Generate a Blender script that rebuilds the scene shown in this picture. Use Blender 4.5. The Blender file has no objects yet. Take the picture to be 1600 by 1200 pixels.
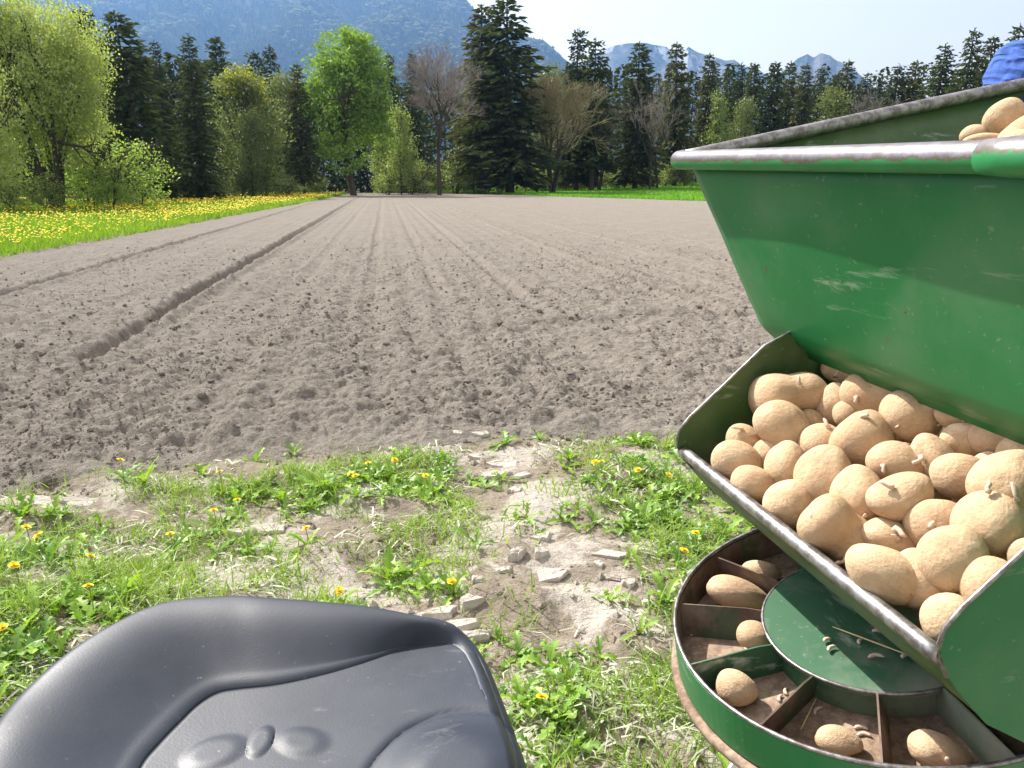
import bpy, math, random
import numpy as np
from mathutils import Matrix, Vector

R = math.radians
rng = np.random.default_rng(7)
random.seed(7)
SC = bpy.context.scene
COL = SC.collection

# ------------------------------------------------------------------ camera, sky, sun, exposure
CAM_H = 1.5
PITCH = R(14.75)
FPX = 1200.0                       # focal length in pixels of the 1600 x 1200 photograph
CAM = np.array([0.0, 0.0, CAM_H])
cam_d = bpy.data.cameras.new('camera')
cam_d.sensor_width = 36.0
cam_d.lens = 27.0
cam_d.clip_start = 0.02
cam_d.clip_end = 30000.0
cam_o = bpy.data.objects.new('camera', cam_d)
cam_o.location = CAM
cam_o.rotation_euler = (R(90) - PITCH, 0, 0)
COL.objects.link(cam_o)
SC.camera = cam_o

SUN_AZ, SUN_EL = R(-46.5), R(45.5)     # azimuth clockwise from +Y (view direction): the sun stands front left
SUN_DIR = np.array([math.sin(SUN_AZ) * math.cos(SUN_EL), math.cos(SUN_AZ) * math.cos(SUN_EL), math.sin(SUN_EL)])
W = bpy.data.worlds.new('World')
SC.world = W
W.use_nodes = True
nt = W.node_tree
sky = nt.nodes.new('ShaderNodeTexSky')
sky.sky_type = 'NISHITA'
sky.sun_disc = False
sky.sun_elevation = SUN_EL
sky.sun_rotation = SUN_AZ
sky.altitude = 500.0
sky.air_density = 0.75
sky.dust_density = 7.0
sky.ozone_density = 1.0
veil = nt.nodes.new('ShaderNodeMix')       # an even veil of thin high cloud over the whole sky
veil.data_type = 'RGBA'
veil.blend_type = 'ADD'
veil.inputs[0].default_value = 1.0
veil.inputs[7].default_value = (6.2, 5.5, 4.4, 1)
nt.links.new(sky.outputs[0], veil.inputs[6])
nt.links.new(veil.outputs[2], nt.nodes['Background'].inputs[0])
nt.nodes['Background'].inputs[1].default_value = 0.066

sun_d = bpy.data.lights.new('sun', 'SUN')
sun_d.energy = 5.0
sun_d.angle = R(0.53)
sun_d.color = (1.0, 0.955, 0.88)
sun_o = bpy.data.objects.new('sun', sun_d)
sun_o.rotation_euler = Vector(SUN_DIR).to_track_quat('Z', 'Y').to_euler()
COL.objects.link(sun_o)

VS = SC.view_settings
VS.view_transform = 'Standard'
VS.look = 'None'
VS.gamma = 1.0
VS.use_curve_mapping = False
VS.exposure = 1.08
SC.render.engine = 'CYCLES'
SC.cycles.use_denoising = True
SC.cycles.max_bounces = 6
SC.cycles.diffuse_bounces = 3
SC.cycles.transmission_bounces = 4
SC.cycles.volume_bounces = 0
SC.cycles.sample_clamp_indirect = 6.0

# ------------------------------------------------------------------ projection helpers (photo pixel -> direction)
CT, ST = math.cos(PITCH), math.sin(PITCH)
def P(px, py, D=1.0):
    X = (px - 800) / FPX * D
    V = (py - 600) / FPX * D
    return np.array([X, D * CT - V * ST, -D * ST - V * CT])
def ground_at(px, py, z=0.0):
    r = P(px, py)
    return CAM + r * ((z - CAM_H) / r[2])
def project(x, y, z):
    z = z - CAM_H
    D = y * CT - z * ST
    V = -y * ST - z * CT
    return 800 + FPX * x / D, 600 + FPX * V / D
def sstep(e0, e1, x):
    t = np.clip((x - e0) / (e1 - e0), 0, 1)
    return t * t * (3 - 2 * t)

# ------------------------------------------------------------------ noise
def _hash(ix, iy, seed):
    n = (ix.astype(np.int64) * 374761393 + iy.astype(np.int64) * 668265263 + seed * 1442695041) & 0xffffffff
    n = ((n ^ (n >> 13)) * 1274126177) & 0xffffffff
    n = ((n ^ (n >> 16)) * 2246822519) & 0xffffffff
    n = n ^ (n >> 15)
    return (n & 0xffffff) / float(0xffffff)
def vnoise(x, y, seed=0):
    ix = np.floor(x); iy = np.floor(y)
    fx = x - ix; fy = y - iy
    fx = fx * fx * (3 - 2 * fx); fy = fy * fy * (3 - 2 * fy)
    a = _hash(ix, iy, seed); b = _hash(ix + 1, iy, seed)
    c = _hash(ix, iy + 1, seed); d = _hash(ix + 1, iy + 1, seed)
    return (a + (b - a) * fx) * (1 - fy) + (c + (d - c) * fx) * fy
def fbm(x, y, seed=0, octv=4, gain=0.5):
    s = np.zeros_like(x, dtype=float); amp = 1.0; tot = 0
    for k in range(octv):
        s += amp * vnoise(x * 2 ** k, y * 2 ** k, seed + 17 * k); tot += amp; amp *= gain
    return s / tot
def clods(x, y, cell, seed, dens=0.7):
    """rounded lumps scattered over a lattice: height in units of cell"""
    gx = x / cell; gy = y / cell
    ix = np.floor(gx); iy = np.floor(gy)
    h = np.zeros_like(gx)
    for dx in (-1, 0, 1):
        for dy in (-1, 0, 1):
            cx = ix + dx; cy = iy + dy
            px = cx + _hash(cx, cy, seed); py = cy + _hash(cx, cy, seed + 1)
            rr = 0.25 + 0.5 * _hash(cx, cy, seed + 2)
            on = _hash(cx, cy, seed + 3) < dens
            d2 = ((gx - px) ** 2 + (gy - py) ** 2) / (rr * rr)
            v = np.where(on, rr * np.sqrt(np.clip(1 - d2, 0, 1)), 0)
            h = np.maximum(h, v)
    return h

# ------------------------------------------------------------------ mesh + object helpers
ORG = {}
def tag(o, label=None, cat=None, group=None, kind=None):
    if label: o['label'] = label
    if cat: o['category'] = cat
    if group: o['group'] = group
    if kind: o['kind'] = kind
    return o
def mesh(name, V, F, mat, smooth=False, attr=None):
    me = bpy.data.meshes.new(name)
    V = np.asarray(V, dtype=np.float32).reshape(-1, 3)
    if isinstance(F, np.ndarray): F = [F]
    F = [np.asarray(f, dtype=np.int32) for f in F if len(f)]
    me.vertices.add(len(V)); me.vertices.foreach_set('co', V.ravel())
    nl = sum(f.size for f in F); npoly = sum(len(f) for f in F)
    me.loops.add(nl); me.polygons.add(npoly)
    me.loops.foreach_set('vertex_index', np.concatenate([f.ravel() for f in F]))
    st = []; o = 0
    for f in F:
        st.append(o + np.arange(len(f)) * f.shape[1]); o += f.size
    me.polygons.foreach_set('loop_start', np.concatenate(st).astype(np.int32))
    if attr:
        for k, (dom, val) in attr.items():
            at = me.attributes.new(k, 'FLOAT', dom)
            at.data.foreach_set('value', np.asarray(val, dtype=np.float32))
    me.update(calc_edges=True)
    me.polygons.foreach_set('use_smooth', np.full(npoly, bool(smooth)))
    if mat is not None: me.materials.append(mat)
    return me
def link(name, data, parent=None, org=(0, 0, 0)):
    o = bpy.data.objects.new(name, data)
    COL.objects.link(o)
    org = np.asarray(org, dtype=float)
    if parent is not None:
        o.parent = parent
        o.location = org - ORG[parent.name]
    else:
        o.location = org
    ORG[o.name] = org
    return o
def mk(name, V, F, mat, parent=None, org=None, smooth=False, attr=None):
    """one mesh object; V in world coordinates, origin at org (default: the parent's origin)"""
    if org is None: org = ORG[parent.name] if parent is not None else np.zeros(3)
    V = np.asarray(V, dtype=float).reshape(-1, 3) - np.asarray(org)
    return link(name, mesh(name, V, F, mat, smooth, attr), parent, org)
def empty(name, org):
    o = link(name, None, None, org)
    o.empty_display_size = 0.1
    return o
def solid(o, t, off=-1.0, bevel=0):
    m = o.modifiers.new('solid', 'SOLIDIFY'); m.thickness = t; m.offset = off
    if bevel:
        b = o.modifiers.new('bevel', 'BEVEL'); b.width = bevel; b.segments = 2; b.limit_method = 'ANGLE'
    return o
def gridF(n, m, wrap=False):
    i = np.arange(n - 1)[:, None]; j = np.arange(m if wrap else m - 1)[None, :]
    jj = (j + 1) % m
    return np.stack([i * m + j, i * m + jj, (i + 1) * m + jj, (i + 1) * m + j], -1).reshape(-1, 4)
class Acc:
    def __init__(s): s.V = []; s.F3 = []; s.F4 = []; s.n = 0
    def add(s, V, F):
        F = np.asarray(F)
        (s.F3 if F.shape[1] == 3 else s.F4).append(F + s.n)
        s.V.append(np.asarray(V, dtype=float).reshape(-1, 3)); s.n += len(s.V[-1])
    def get(s):
        F = []
        if s.F3: F.append(np.concatenate(s.F3))
        if s.F4: F.append(np.concatenate(s.F4))
        return np.concatenate(s.V), F
def tube(pts, rad, n=8, caps=True):
    pts = np.asarray(pts, dtype=float); rad = np.broadcast_to(np.asarray(rad, dtype=float), (len(pts),))
    T = np.gradient(pts, axis=0); T /= np.linalg.norm(T, axis=1)[:, None] + 1e-12
    ref = np.array([0, 0, 1.0]) if abs(T[0][2]) < 0.9 else np.array([1.0, 0, 0])
    A = np.cross(T, ref); A /= np.linalg.norm(A, axis=1)[:, None] + 1e-12
    B = np.cross(T, A)
    an = np.linspace(0, 2 * math.pi, n, endpoint=False)
    V = pts[:, None, :] + rad[:, None, None] * (np.cos(an)[None, :, None] * A[:, None, :] + np.sin(an)[None, :, None] * B[:, None, :])
    F = gridF(len(pts), n, True)
    V = V.reshape(-1, 3)
    if caps:
        V = np.vstack([V, pts[0], pts[-1]])
        k = len(pts) * n; j = np.arange(n); jn = (j + 1) % n
        F3 = np.vstack([np.stack([np.full(n, k), jn, j], 1), np.stack([np.full(n, k + 1), (len(pts) - 1) * n + j, (len(pts) - 1) * n + jn], 1)])
        return V, [F3, F]
    return V, [F]
def ico(sub):
    t = (1 + 5 ** .5) / 2
    v = [(-1, t, 0), (1, t, 0), (-1, -t, 0), (1, -t, 0), (0, -1, t), (0, 1, t), (0, -1, -t), (0, 1, -t), (t, 0, -1), (t, 0, 1), (-t, 0, -1), (-t, 0, 1)]
    f = [(0, 11, 5), (0, 5, 1), (0, 1, 7), (0, 7, 10), (0, 10, 11), (1, 5, 9), (5, 11, 4), (11, 10, 2), (10, 7, 6), (7, 1, 8), (3, 9, 4), (3, 4, 2), (3, 2, 6), (3, 6, 8), (3, 8, 9), (4, 9, 5), (2, 4, 11), (6, 2, 10), (8, 6, 7), (9, 8, 1)]
    v = [np.array(p, dtype=float) / np.linalg.norm(p) for p in v]
    for _ in range(sub):
        cache = {}; nf = []
        def mid(a, b):
            k = (min(a, b), max(a, b))
            if k not in cache:
                m = v[a] + v[b]; v.append(m / np.linalg.norm(m)); cache[k] = len(v) - 1
            return cache[k]
        for a, b, c in f:
            x, y, z = mid(a, b), mid(b, c), mid(c, a)
            nf += [(a, x, z), (b, y, x), (c, z, y), (x, y, z)]
        f = nf
    return np.array(v), np.array(f)
def box(cx, cy, cz, sx, sy, sz):
    V = np.array([(x, y, z) for x in (-.5, .5) for y in (-.5, .5) for z in (-.5, .5)]) * (sx, sy, sz) + (cx, cy, cz)
    F = np.array([(0, 1, 3, 2), (4, 6, 7, 5), (0, 4, 5, 1), (2, 3, 7, 6), (0, 2, 6, 4), (1, 5, 7, 3)])
    return V, F

# ------------------------------------------------------------------ materials
class M:
    def __init__(s, name):
        s.m = bpy.data.materials.new(name); s.m.use_nodes = True
        s.t = s.m.node_tree; s.b = s.t.nodes['Principled BSDF']; s.out = s.t.nodes['Material Output']
        s.co = None
    def n(s, typ, **kw):
        d = s.t.nodes.new(typ)
        for k, v in kw.items():
            if k.startswith('i_'):
                key = k[2:]
                d.inputs[int(key) if key.isdigit() else key.replace('_', ' ')].default_value = v
            else: setattr(d, k, v)
        return d
    def l(s, a, b): s.t.links.new(a, b)
    def coord(s, kind='Object'):
        if s.co is None: s.co = s.n('ShaderNodeTexCoord')
        return s.co.outputs[kind]
    def noise(s, scale, detail=4, rough=0.6, kind='Object', stretch=None, dist=0.0):
        d = s.n('ShaderNodeTexNoise', i_Scale=scale, i_Detail=detail, i_Roughness=rough, i_Distortion=dist)
        if stretch:
            mp = s.n('ShaderNodeMapping'); mp.inputs['Scale'].default_value = stretch
            s.l(s.coord(kind), mp.inputs[0]); s.l(mp.outputs[0], d.inputs['Vector'])
        else: s.l(s.coord(kind), d.inputs['Vector'])
        return d.outputs['Fac']
    def ramp(s, fac, stops):
        d = s.n('ShaderNodeValToRGB'); e = d.color_ramp.elements
        while len(e) < len(stops): e.new(0.5)
        for el, (p, c) in zip(e, stops):
            el.position = p
            el.color = (c, c, c, 1) if not isinstance(c, (tuple, list)) else (*c, 1)
        s.l(fac, d.inputs[0]); return d.outputs[0]
    def mix(s, fac, a, b, typ='MIX'):
        d = s.n('ShaderNodeMix', data_type='RGBA', blend_type=typ)
        for sock, v in ((d.inputs[0], fac), (d.inputs[6], a), (d.inputs[7], b)):
            if isinstance(v, bpy.types.NodeSocket): s.l(v, sock)
            elif isinstance(v, (tuple, list)): sock.default_value = (*v, 1)
            else: sock.default_value = v
        return d.outputs[2]
    def attr(s, name):
        d = s.n('ShaderNodeAttribute'); d.attribute_name = name
        return d.outputs['Fac']
    def bump(s, h, strength, dist, prev=None):
        d = s.n('ShaderNodeBump', i_Strength=strength, i_Distance=dist)
        s.l(h, d.inputs['Height'])
        if prev is not None: s.l(prev, d.inputs['Normal'])
        return d.outputs[0]
    def set(s, col=None, rough=None, metal=None, normal=None, spec=None):
        for key, v in (('Base Color', col), ('Roughness', rough), ('Metallic', metal), ('Normal', normal), ('Specular IOR Level', spec)):
            if v is None: continue
            if isinstance(v, bpy.types.NodeSocket): s.l(v, s.b.inputs[key])
            elif isinstance(v, (tuple, list)): s.b.inputs[key].default_value = (*v, 1)
            else: s.b.inputs[key].default_value = v
        return s.m

def leaf_mat(name, c0, c1, trans=0.45, scale=0.6, dry=None, gloss=0.035):
    """thin leaves: diffuse plus light let through, colour varied by the leaf's own tint"""
    m = M(name)
    col = m.mix(m.attr('tint'), c0, c1)
    big = m.noise(scale, 2, 0.5)
    col = m.mix(m.ramp(big, [(0.35, 0.0), (0.65, 0.5)]), col, c1 if dry is None else dry)
    m.t.nodes.remove(m.b)
    df = m.n('ShaderNodeBsdfDiffuse'); tr = m.n('ShaderNodeBsdfTranslucent'); gl = m.n('ShaderNodeBsdfGlossy'); gl.inputs['Roughness'].default_value = 0.45
    m.l(col, df.inputs[0])
    warm = m.mix(1.0, col, (1.0, 1.0, 0.45), 'MULTIPLY')
    m.l(warm, tr.inputs[0])
    mx = m.n('ShaderNodeMixShader'); mx.inputs[0].default_value = trans
    m.l(df.outputs[0], mx.inputs[1]); m.l(tr.outputs[0], mx.inputs[2])
    m2 = m.n('ShaderNodeMixShader'); m2.inputs[0].default_value = gloss
    m.l(mx.outputs[0], m2.inputs[1]); m.l(gl.outputs[0], m2.inputs[2])
    m.l(m2.outputs[0], m.out.inputs['Surface'])
    return m.m

def soil_mat(name, light, dark, crust=None, rel=1.0):
    m = M(name)
    a = m.noise(0.9, 5, 0.6); b = m.noise(14.0, 5, 0.65); c = m.noise(70.0, 4, 0.7)
    col = m.mix(m.ramp(b, [(0.3, 0.0), (0.62, 1.0)]), dark, light)
    col = m.mix(m.ramp(a, [(0.4, 0.0), (0.62, 0.45)]), col, light)
    col = m.mix(m.ramp(c, [(0.35, 0.55), (0.6, 0.0)]), col, dark)
    if crust:
        cr = m.noise(2.3, 6, 0.6, dist=0.6)
        col = m.mix(m.ramp(cr, [(0.50, 0.0), (0.56, 0.9)]), col, crust)
    nb = m.bump(c, 0.8, 0.014 * rel)
    nb = m.bump(m.noise(30.0, 5, 0.7), 0.8, 0.035 * rel, nb)
    nb = m.bump(b, 0.8, 0.05 * rel, nb)
    m.b.inputs['Diffuse Roughness'].default_value = 0.6
    return m.set(col, 0.95, 0, nb, 0.1)

MAT = {}
MAT['soil'] = soil_mat('dry_soil', (0.365, 0.325, 0.277), (0.185, 0.160, 0.134))
MAT['clod'] = soil_mat('clod_soil', (0.35, 0.304, 0.253), (0.16, 0.134, 0.109))
MAT['verge'] = soil_mat('verge_soil', (0.36, 0.305, 0.243), (0.20, 0.162, 0.123), (0.50, 0.455, 0.39), 0.6)
MAT['slab'] = soil_mat('mud_crust', (0.60, 0.555, 0.485), (0.44, 0.395, 0.335), None, 0.3)
MAT['forest_floor'] = soil_mat('forest_floor', (0.07, 0.09, 0.035), (0.045, 0.04, 0.025))
MAT['meadow_soil'] = soil_mat('meadow_floor', (0.12, 0.20, 0.03), (0.06, 0.10, 0.02))
MAT['grass'] = leaf_mat('grass_blades', (0.12, 0.25, 0.03), (0.31, 0.44, 0.09), 0.42, 1.4)
MAT['weed'] = leaf_mat('weed_leaves', (0.065, 0.19, 0.02), (0.30, 0.47, 0.06), 0.42, 2.0)
MAT['litter'] = leaf_mat('cut_grass', (0.44, 0.45, 0.33), (0.28, 0.35, 0.18), 0.2, 2.0, (0.5, 0.47, 0.37))
MAT['meadow'] = leaf_mat('meadow_grass', (0.12, 0.27, 0.02), (0.24, 0.38, 0.035), 0.45, 0.1)
MAT['grain'] = leaf_mat('grain_blades', (0.09, 0.29, 0.02), (0.20, 0.44, 0.04), 0.45, 0.06)
MAT['spruce'] = leaf_mat('spruce_needles', (0.028, 0.043, 0.022), (0.08, 0.105, 0.045), 0.28, 0.3, None, 0.008)
MAT['spruce_brown'] = leaf_mat('spruce_needles_olive', (0.05, 0.06, 0.026), (0.11, 0.12, 0.05), 0.28, 0.3, None, 0.008)
MAT['maple'] = leaf_mat('maple_leaves', (0.105, 0.21, 0.035), (0.26, 0.41, 0.085), 0.45, 0.3)
MAT['willow'] = leaf_mat('willow_leaves', (0.27, 0.35, 0.11), (0.45, 0.52, 0.20), 0.5, 0.4)
MAT['bush'] = leaf_mat('bush_leaves', (0.20, 0.32, 0.075), (0.36, 0.48, 0.14), 0.5, 0.4)
MAT['under'] = leaf_mat('undergrowth_leaves', (0.16, 0.23, 0.075), (0.32, 0.40, 0.14), 0.48, 0.4)
MAT['dull'] = leaf_mat('budding_leaves', (0.09, 0.125, 0.045), (0.19, 0.235, 0.09), 0.45, 0.4)
MAT['sunlit_top'] = leaf_mat('sunlit_top_leaves', (0.16, 0.20, 0.05), (0.42, 0.44, 0.06), 0.5, 0.25)  # yellow-green leaves, lightened to paint in the sun on the treetop
MAT['far_tree'] = leaf_mat('slope_trees', (0.02, 0.036, 0.02), (0.15, 0.17, 0.07), 0.2, 0.002, None, 0.0)

def bark(name, a, b):
    m = M(name)
    return m.set(m.mix(m.ramp(m.noise(6, 5, 0.6, stretch=(4, 4, 0.6)), [(0.35, 0), (0.65, 1)]), a, b), 0.95, 0, m.bump(m.noise(14, 4, 0.6, stretch=(4, 4, 0.6)), 0.5, 0.03), 0.1)
MAT['bark'] = bark('dark_bark', (0.045, 0.036, 0.028), (0.10, 0.085, 0.07))
MAT['twig'] = bark('bare_twigs', (0.19, 0.165, 0.15), (0.33, 0.295, 0.27))
MAT['twig_green'] = bark('budding_twigs', (0.19, 0.165, 0.10), (0.32, 0.29, 0.18))
def plain(name, col, rough=0.7, metal=0.0, spec=0.3):
    m = M(name)
    v = m.mix(m.ramp(m.noise(20, 3), [(0.3, 0), (0.7, 0.4)]), col, tuple(min(1, c * 1.25) for c in col))
    return m.set(v, rough, metal, None, spec)
MAT['petal'] = plain('dandelion_petals', (0.86, 0.60, 0.015), 0.7)
MAT['stem'] = plain('flower_stem', (0.22, 0.26, 0.08), 0.6)
MAT['sprout'] = plain('potato_sprout', (0.56, 0.42, 0.32), 0.6)
MAT['straw'] = plain('straw', (0.62, 0.5, 0.27), 0.8)
MAT['galv'] = plain('galvanised_steel', (0.50, 0.52, 0.54), 0.5, 0.3)
MAT['steel_dark'] = plain('dark_steel', (0.05, 0.05, 0.05), 0.6, 0.6)
MAT['rubber'] = plain('tyre_rubber', (0.025, 0.025, 0.025), 0.8)


def paint(name, c0, c1, dust=0.35, chips=0.6, rough=0.42):
    """old green machine paint: sun-bleached patches, dust, scratches, chips down to rust"""
    m = M(name)
    col = m.mix(m.ramp(m.noise(3.0, 4, 0.6), [(0.35, 0), (0.7, 1)]), c0, c1)
    sc = m.ramp(m.noise(9, 6, 0.7, stretch=(1.0, 0.5, 3.5), dist=0.4), [(0.60, 0), (0.69, 0.25 + 0.5 * dust)])
    col = m.mix(sc, col, (0.42, 0.46, 0.38))
    du = m.ramp(m.noise(5.5, 6, 0.65), [(0.45, 0), (0.75, dust)])
    col = m.mix(du, col, (0.27, 0.25, 0.19))
    fine = m.noise(120, 3, 0.6)
    col = m.mix(m.ramp(fine, [(0.66, 0), (0.72, 0.35)]), col, (0.30, 0.29, 0.24))
    ch = m.ramp(m.noise(26, 5, 0.7), [(0.70 - 0.04 * chips, 0), (0.72 - 0.04 * chips, 1)])
    col = m.mix(ch, col, (0.10, 0.05, 0.032))
    rg = m.ramp(du, [(0.0, rough), (0.4, 0.75)])
    nb = m.bump(m.noise(60, 4, 0.6), 0.10, 0.002)
    nb = m.bump(m.noise(4, 3, 0.5), 0.12, 0.01, nb)
    return m.set(col, rg, 0.0, nb, 0.45)
MAT['green'] = paint('green_paint', (0.010, 0.135, 0.040), (0.017, 0.175, 0.055), 0.25)
MAT['green_old'] = paint('green_paint_worn', (0.022, 0.085, 0.038), (0.045, 0.125, 0.065), 0.95, 1.4, 0.6)
MAT['olive'] = paint('green_paint_inside', (0.035, 0.085, 0.022), (0.055, 0.115, 0.03), 0.4, 0.7, 0.45)
m = M('worn_rim')                                           # bare metal where hands rub it, paint left below
w = m.attr('wear')
nz = m.mix(0.5, m.noise(55, 6, 0.8), m.noise(11, 4, 0.7))
wn = m.n('ShaderNodeMath', operation='ADD'); m.l(w, wn.inputs[0])
sc_ = m.n('ShaderNodeMath', operation='MULTIPLY_ADD'); m.l(nz, sc_.inputs[0]); sc_.inputs[1].default_value = 1.2; sc_.inputs[2].default_value = -0.6; m.l(sc_.outputs[0], wn.inputs[1])
mk_ = m.ramp(wn.outputs[0], [(0.47, 0), (0.53, 1)])
metal_c = m.mix(m.ramp(m.noise(50, 5, 0.7), [(0.4, 0), (0.65, 1)]), (0.13, 0.115, 0.12), (0.20, 0.19, 0.205))
edge = m.ramp(wn.outputs[0], [(0.40, 0), (0.47, 1), (0.56, 0)])
pc = m.mix(m.ramp(m.noise(8, 4), [(0.35, 0), (0.7, 1)]), (0.015, 0.17, 0.05), (0.025, 0.24, 0.075))
cc = m.mix(edge, m.mix(mk_, pc, metal_c), (0.11, 0.065, 0.045))
MAT['rim'] = m.set(cc, m.ramp(m.noise(30, 4), [(0.3, 0.38), (0.7, 0.56)]), m.ramp(mk_, [(0, 0.0), (1, 0.55)]), m.bump(m.noise(90, 4, 0.7), 0.15, 0.002), 0.5)
m = M('bare_steel')
c_ = m.mix(m.ramp(m.noise(70, 5, 0.7), [(0.42, 0), (0.6, 1)]), (0.17, 0.15, 0.14), (0.36, 0.35, 0.34))
MAT['steel'] = m.set(c_, m.ramp(m.noise(45, 4), [(0.3, 0.28), (0.7, 0.5)]), 0.75, m.bump(m.noise(110, 4, 0.7), 0.15, 0.002), 0.5)
m = M('rusty_floor')
c_ = m.mix(m.ramp(m.noise(12, 6, 0.7), [(0.35, 0), (0.65, 1)]), (0.24, 0.165, 0.115), (0.42, 0.325, 0.24))
MAT['rust'] = m.set(m.mix(m.ramp(m.noise(90, 4, 0.7), [(0.4, 0.6), (0.6, 0)]), c_, (0.10, 0.06, 0.045)), 0.9, 0, m.bump(m.noise(80, 4, 0.7), 0.4, 0.002), 0.2)
m = M('rusty_wall')
c_ = m.mix(m.ramp(m.noise(14, 6, 0.7), [(0.4, 0), (0.6, 1)]), (0.08, 0.054, 0.042), (0.19, 0.135, 0.10))
MAT['rust_dark'] = m.set(m.mix(m.ramp(m.noise(9, 5, 0.7), [(0.55, 0), (0.62, 0.7)]), c_, (0.03, 0.075, 0.035)), 0.75, 0.1, m.bump(m.noise(80, 4, 0.7), 0.4, 0.002), 0.3)
m = M('potato_skin')
oi = m.n('ShaderNodeObjectInfo')
ofs = m.n('ShaderNodeVectorMath', operation='MULTIPLY_ADD'); m.l(m.coord('Object'), ofs.inputs[0]); ofs.inputs[1].default_value = (1, 1, 1)
cmb = m.n('ShaderNodeCombineXYZ'); mul = m.n('ShaderNodeMath', operation='MULTIPLY'); m.l(oi.outputs['Random'], mul.inputs[0]); mul.inputs[1].default_value = 37.0
m.l(mul.outputs[0], cmb.inputs[0]); m.l(cmb.outputs[0], ofs.inputs[2])
def pn(scale, detail, rough):
    d = m.n('ShaderNodeTexNoise', i_Scale=scale, i_Detail=detail, i_Roughness=rough); m.l(ofs.outputs[0], d.inputs['Vector']); return d.outputs['Fac']
c_ = m.mix(m.ramp(pn(1.6, 5, 0.65), [(0.35, 0), (0.68, 1)]), (0.50, 0.340, 0.205), (0.64, 0.475, 0.31))
c_ = m.mix(m.ramp(oi.outputs['Random'], [(0, 0.0), (1, 0.45)]), c_, (0.41, 0.265, 0.155))
c_ = m.mix(m.ramp(pn(4.0, 6, 0.7), [(0.55, 0), (0.70, 0.55)]), c_, (0.36, 0.255, 0.17))
c_ = m.mix(m.ramp(pn(34, 3, 0.6), [(0.62, 0), (0.68, 0.6)]), c_, (0.26, 0.16, 0.09))
c_ = m.mix(m.ramp(pn(9, 5, 0.7), [(0.62, 0), (0.70, 0.5)]), c_, (0.68, 0.53, 0.36))
vo = m.n('ShaderNodeTexVoronoi', i_Scale=1.7); m.l(ofs.outputs[0], vo.inputs['Vector'])      # eyes
eye = m.ramp(vo.outputs['Distance'], [(0.035, 1.0), (0.10, 0.0)])
c_ = m.mix(m.ramp(eye, [(0.0, 0.0), (1.0, 0.55)]), c_, (0.24, 0.14, 0.08))
vs = m.n('ShaderNodeTexVoronoi', i_Scale=13.0); m.l(ofs.outputs[0], vs.inputs['Vector'])     # soil specks
c_ = m.mix(m.ramp(vs.outputs['Distance'], [(0.06, 0.5), (0.13, 0.0)]), c_, (0.21, 0.14, 0.09))
nb = m.bump(eye, -0.8, 0.002)
nb = m.bump(pn(45, 4, 0.65), 0.4, 0.0014, nb)
nb = m.bump(pn(7, 5, 0.6), 0.45, 0.004, nb)
MAT['potato'] = m.set(c_, 0.85, 0, nb, 0.18)
m = M('moulded_plastic')
c_ = m.mix(m.ramp(m.noise(7, 5, 0.65), [(0.4, 0), (0.75, 0.5)]), (0.014, 0.019, 0.031), (0.050, 0.058, 0.076))
c_ = m.mix(m.ramp(m.noise(13, 6, 0.75, stretch=(1, 2.2, 1), dist=0.8), [(0.62, 0), (0.72, 0.35)]), c_, (0.17, 0.17, 0.17))
c_ = m.mix(m.ramp(m.noise(160, 2, 0.5), [(0.73, 0), (0.77, 0.4)]), c_, (0.25, 0.24, 0.22))
nb = m.bump(m.noise(520, 2, 0.5), 0.18, 0.0006)
MAT['seat'] = m.set(c_, m.ramp(m.noise(9, 5, 0.6), [(0.35, 0.42), (0.7, 0.58)]), 0, nb, 0.42)
m = M('blue_cotton')
c_ = m.mix(m.ramp(m.noise(8, 4), [(0.3, 0), (0.7, 1)]), (0.055, 0.11, 0.36), (0.08, 0.15, 0.44))
MAT['blue'] = m.set(c_, 0.9, 0, m.bump(m.noise(16, 2, 0.4, stretch=(1.0, 0.35, 1.6), dist=1.2), 1.0, 0.05, m.bump(m.noise(600, 2), 0.3, 0.001)), 0.1)
MAT['jeans'] = plain('dark_jeans', (0.03, 0.04, 0.075), 0.9)
MAT['skin'] = plain('skin', (0.52, 0.31, 0.22), 0.55)
MAT['hair'] = plain('brown_hair', (0.05, 0.03, 0.018), 0.6)
MAT['shoe'] = plain('boot_leather', (0.045, 0.032, 0.024), 0.7)

# ------------------------------------------------------------------ terrain
RD = np.array([-0.159, 0.987])            # direction of the field's rows
def terrain(x, y):
    return 1.15 * sstep(2, 40, x + 0.06 * (y - 60)) * sstep(62, 135, y)
def near_edge(x):
    return np.interp(x, [-14, -5, -2.5, -1.6, -0.7, 0.2, 1, 2, 4, 12], [2.3, 2.9, 3.45, 3.95, 4.15, 4.4, 4.35, 4.35, 4.5, 4.6])
def meadow_edge(y):                        # field left of this x is meadow
    return np.interp(y, [-20, 15, 74, 100], [-6, -10.0, -17.0, -20.5])
def grain_line(x, y):                      # > 0 inside the grain field on the right
    return (x + 5.7) * 0.886 + (y - 101.3) * 0.464
FURROWS = [(-2.54, 7.0, 1.0), (-5.05, 8.0, 0.7), (3.75, 8.4, 1.15), (-0.25, 8.4, 0.35), (1.7, 9, 0.3), (0.7, 9, 0.2), (-1.3, 9, 0.2), (7.5, 9, 0.4), (5.6, 9, 0.25)]
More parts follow.
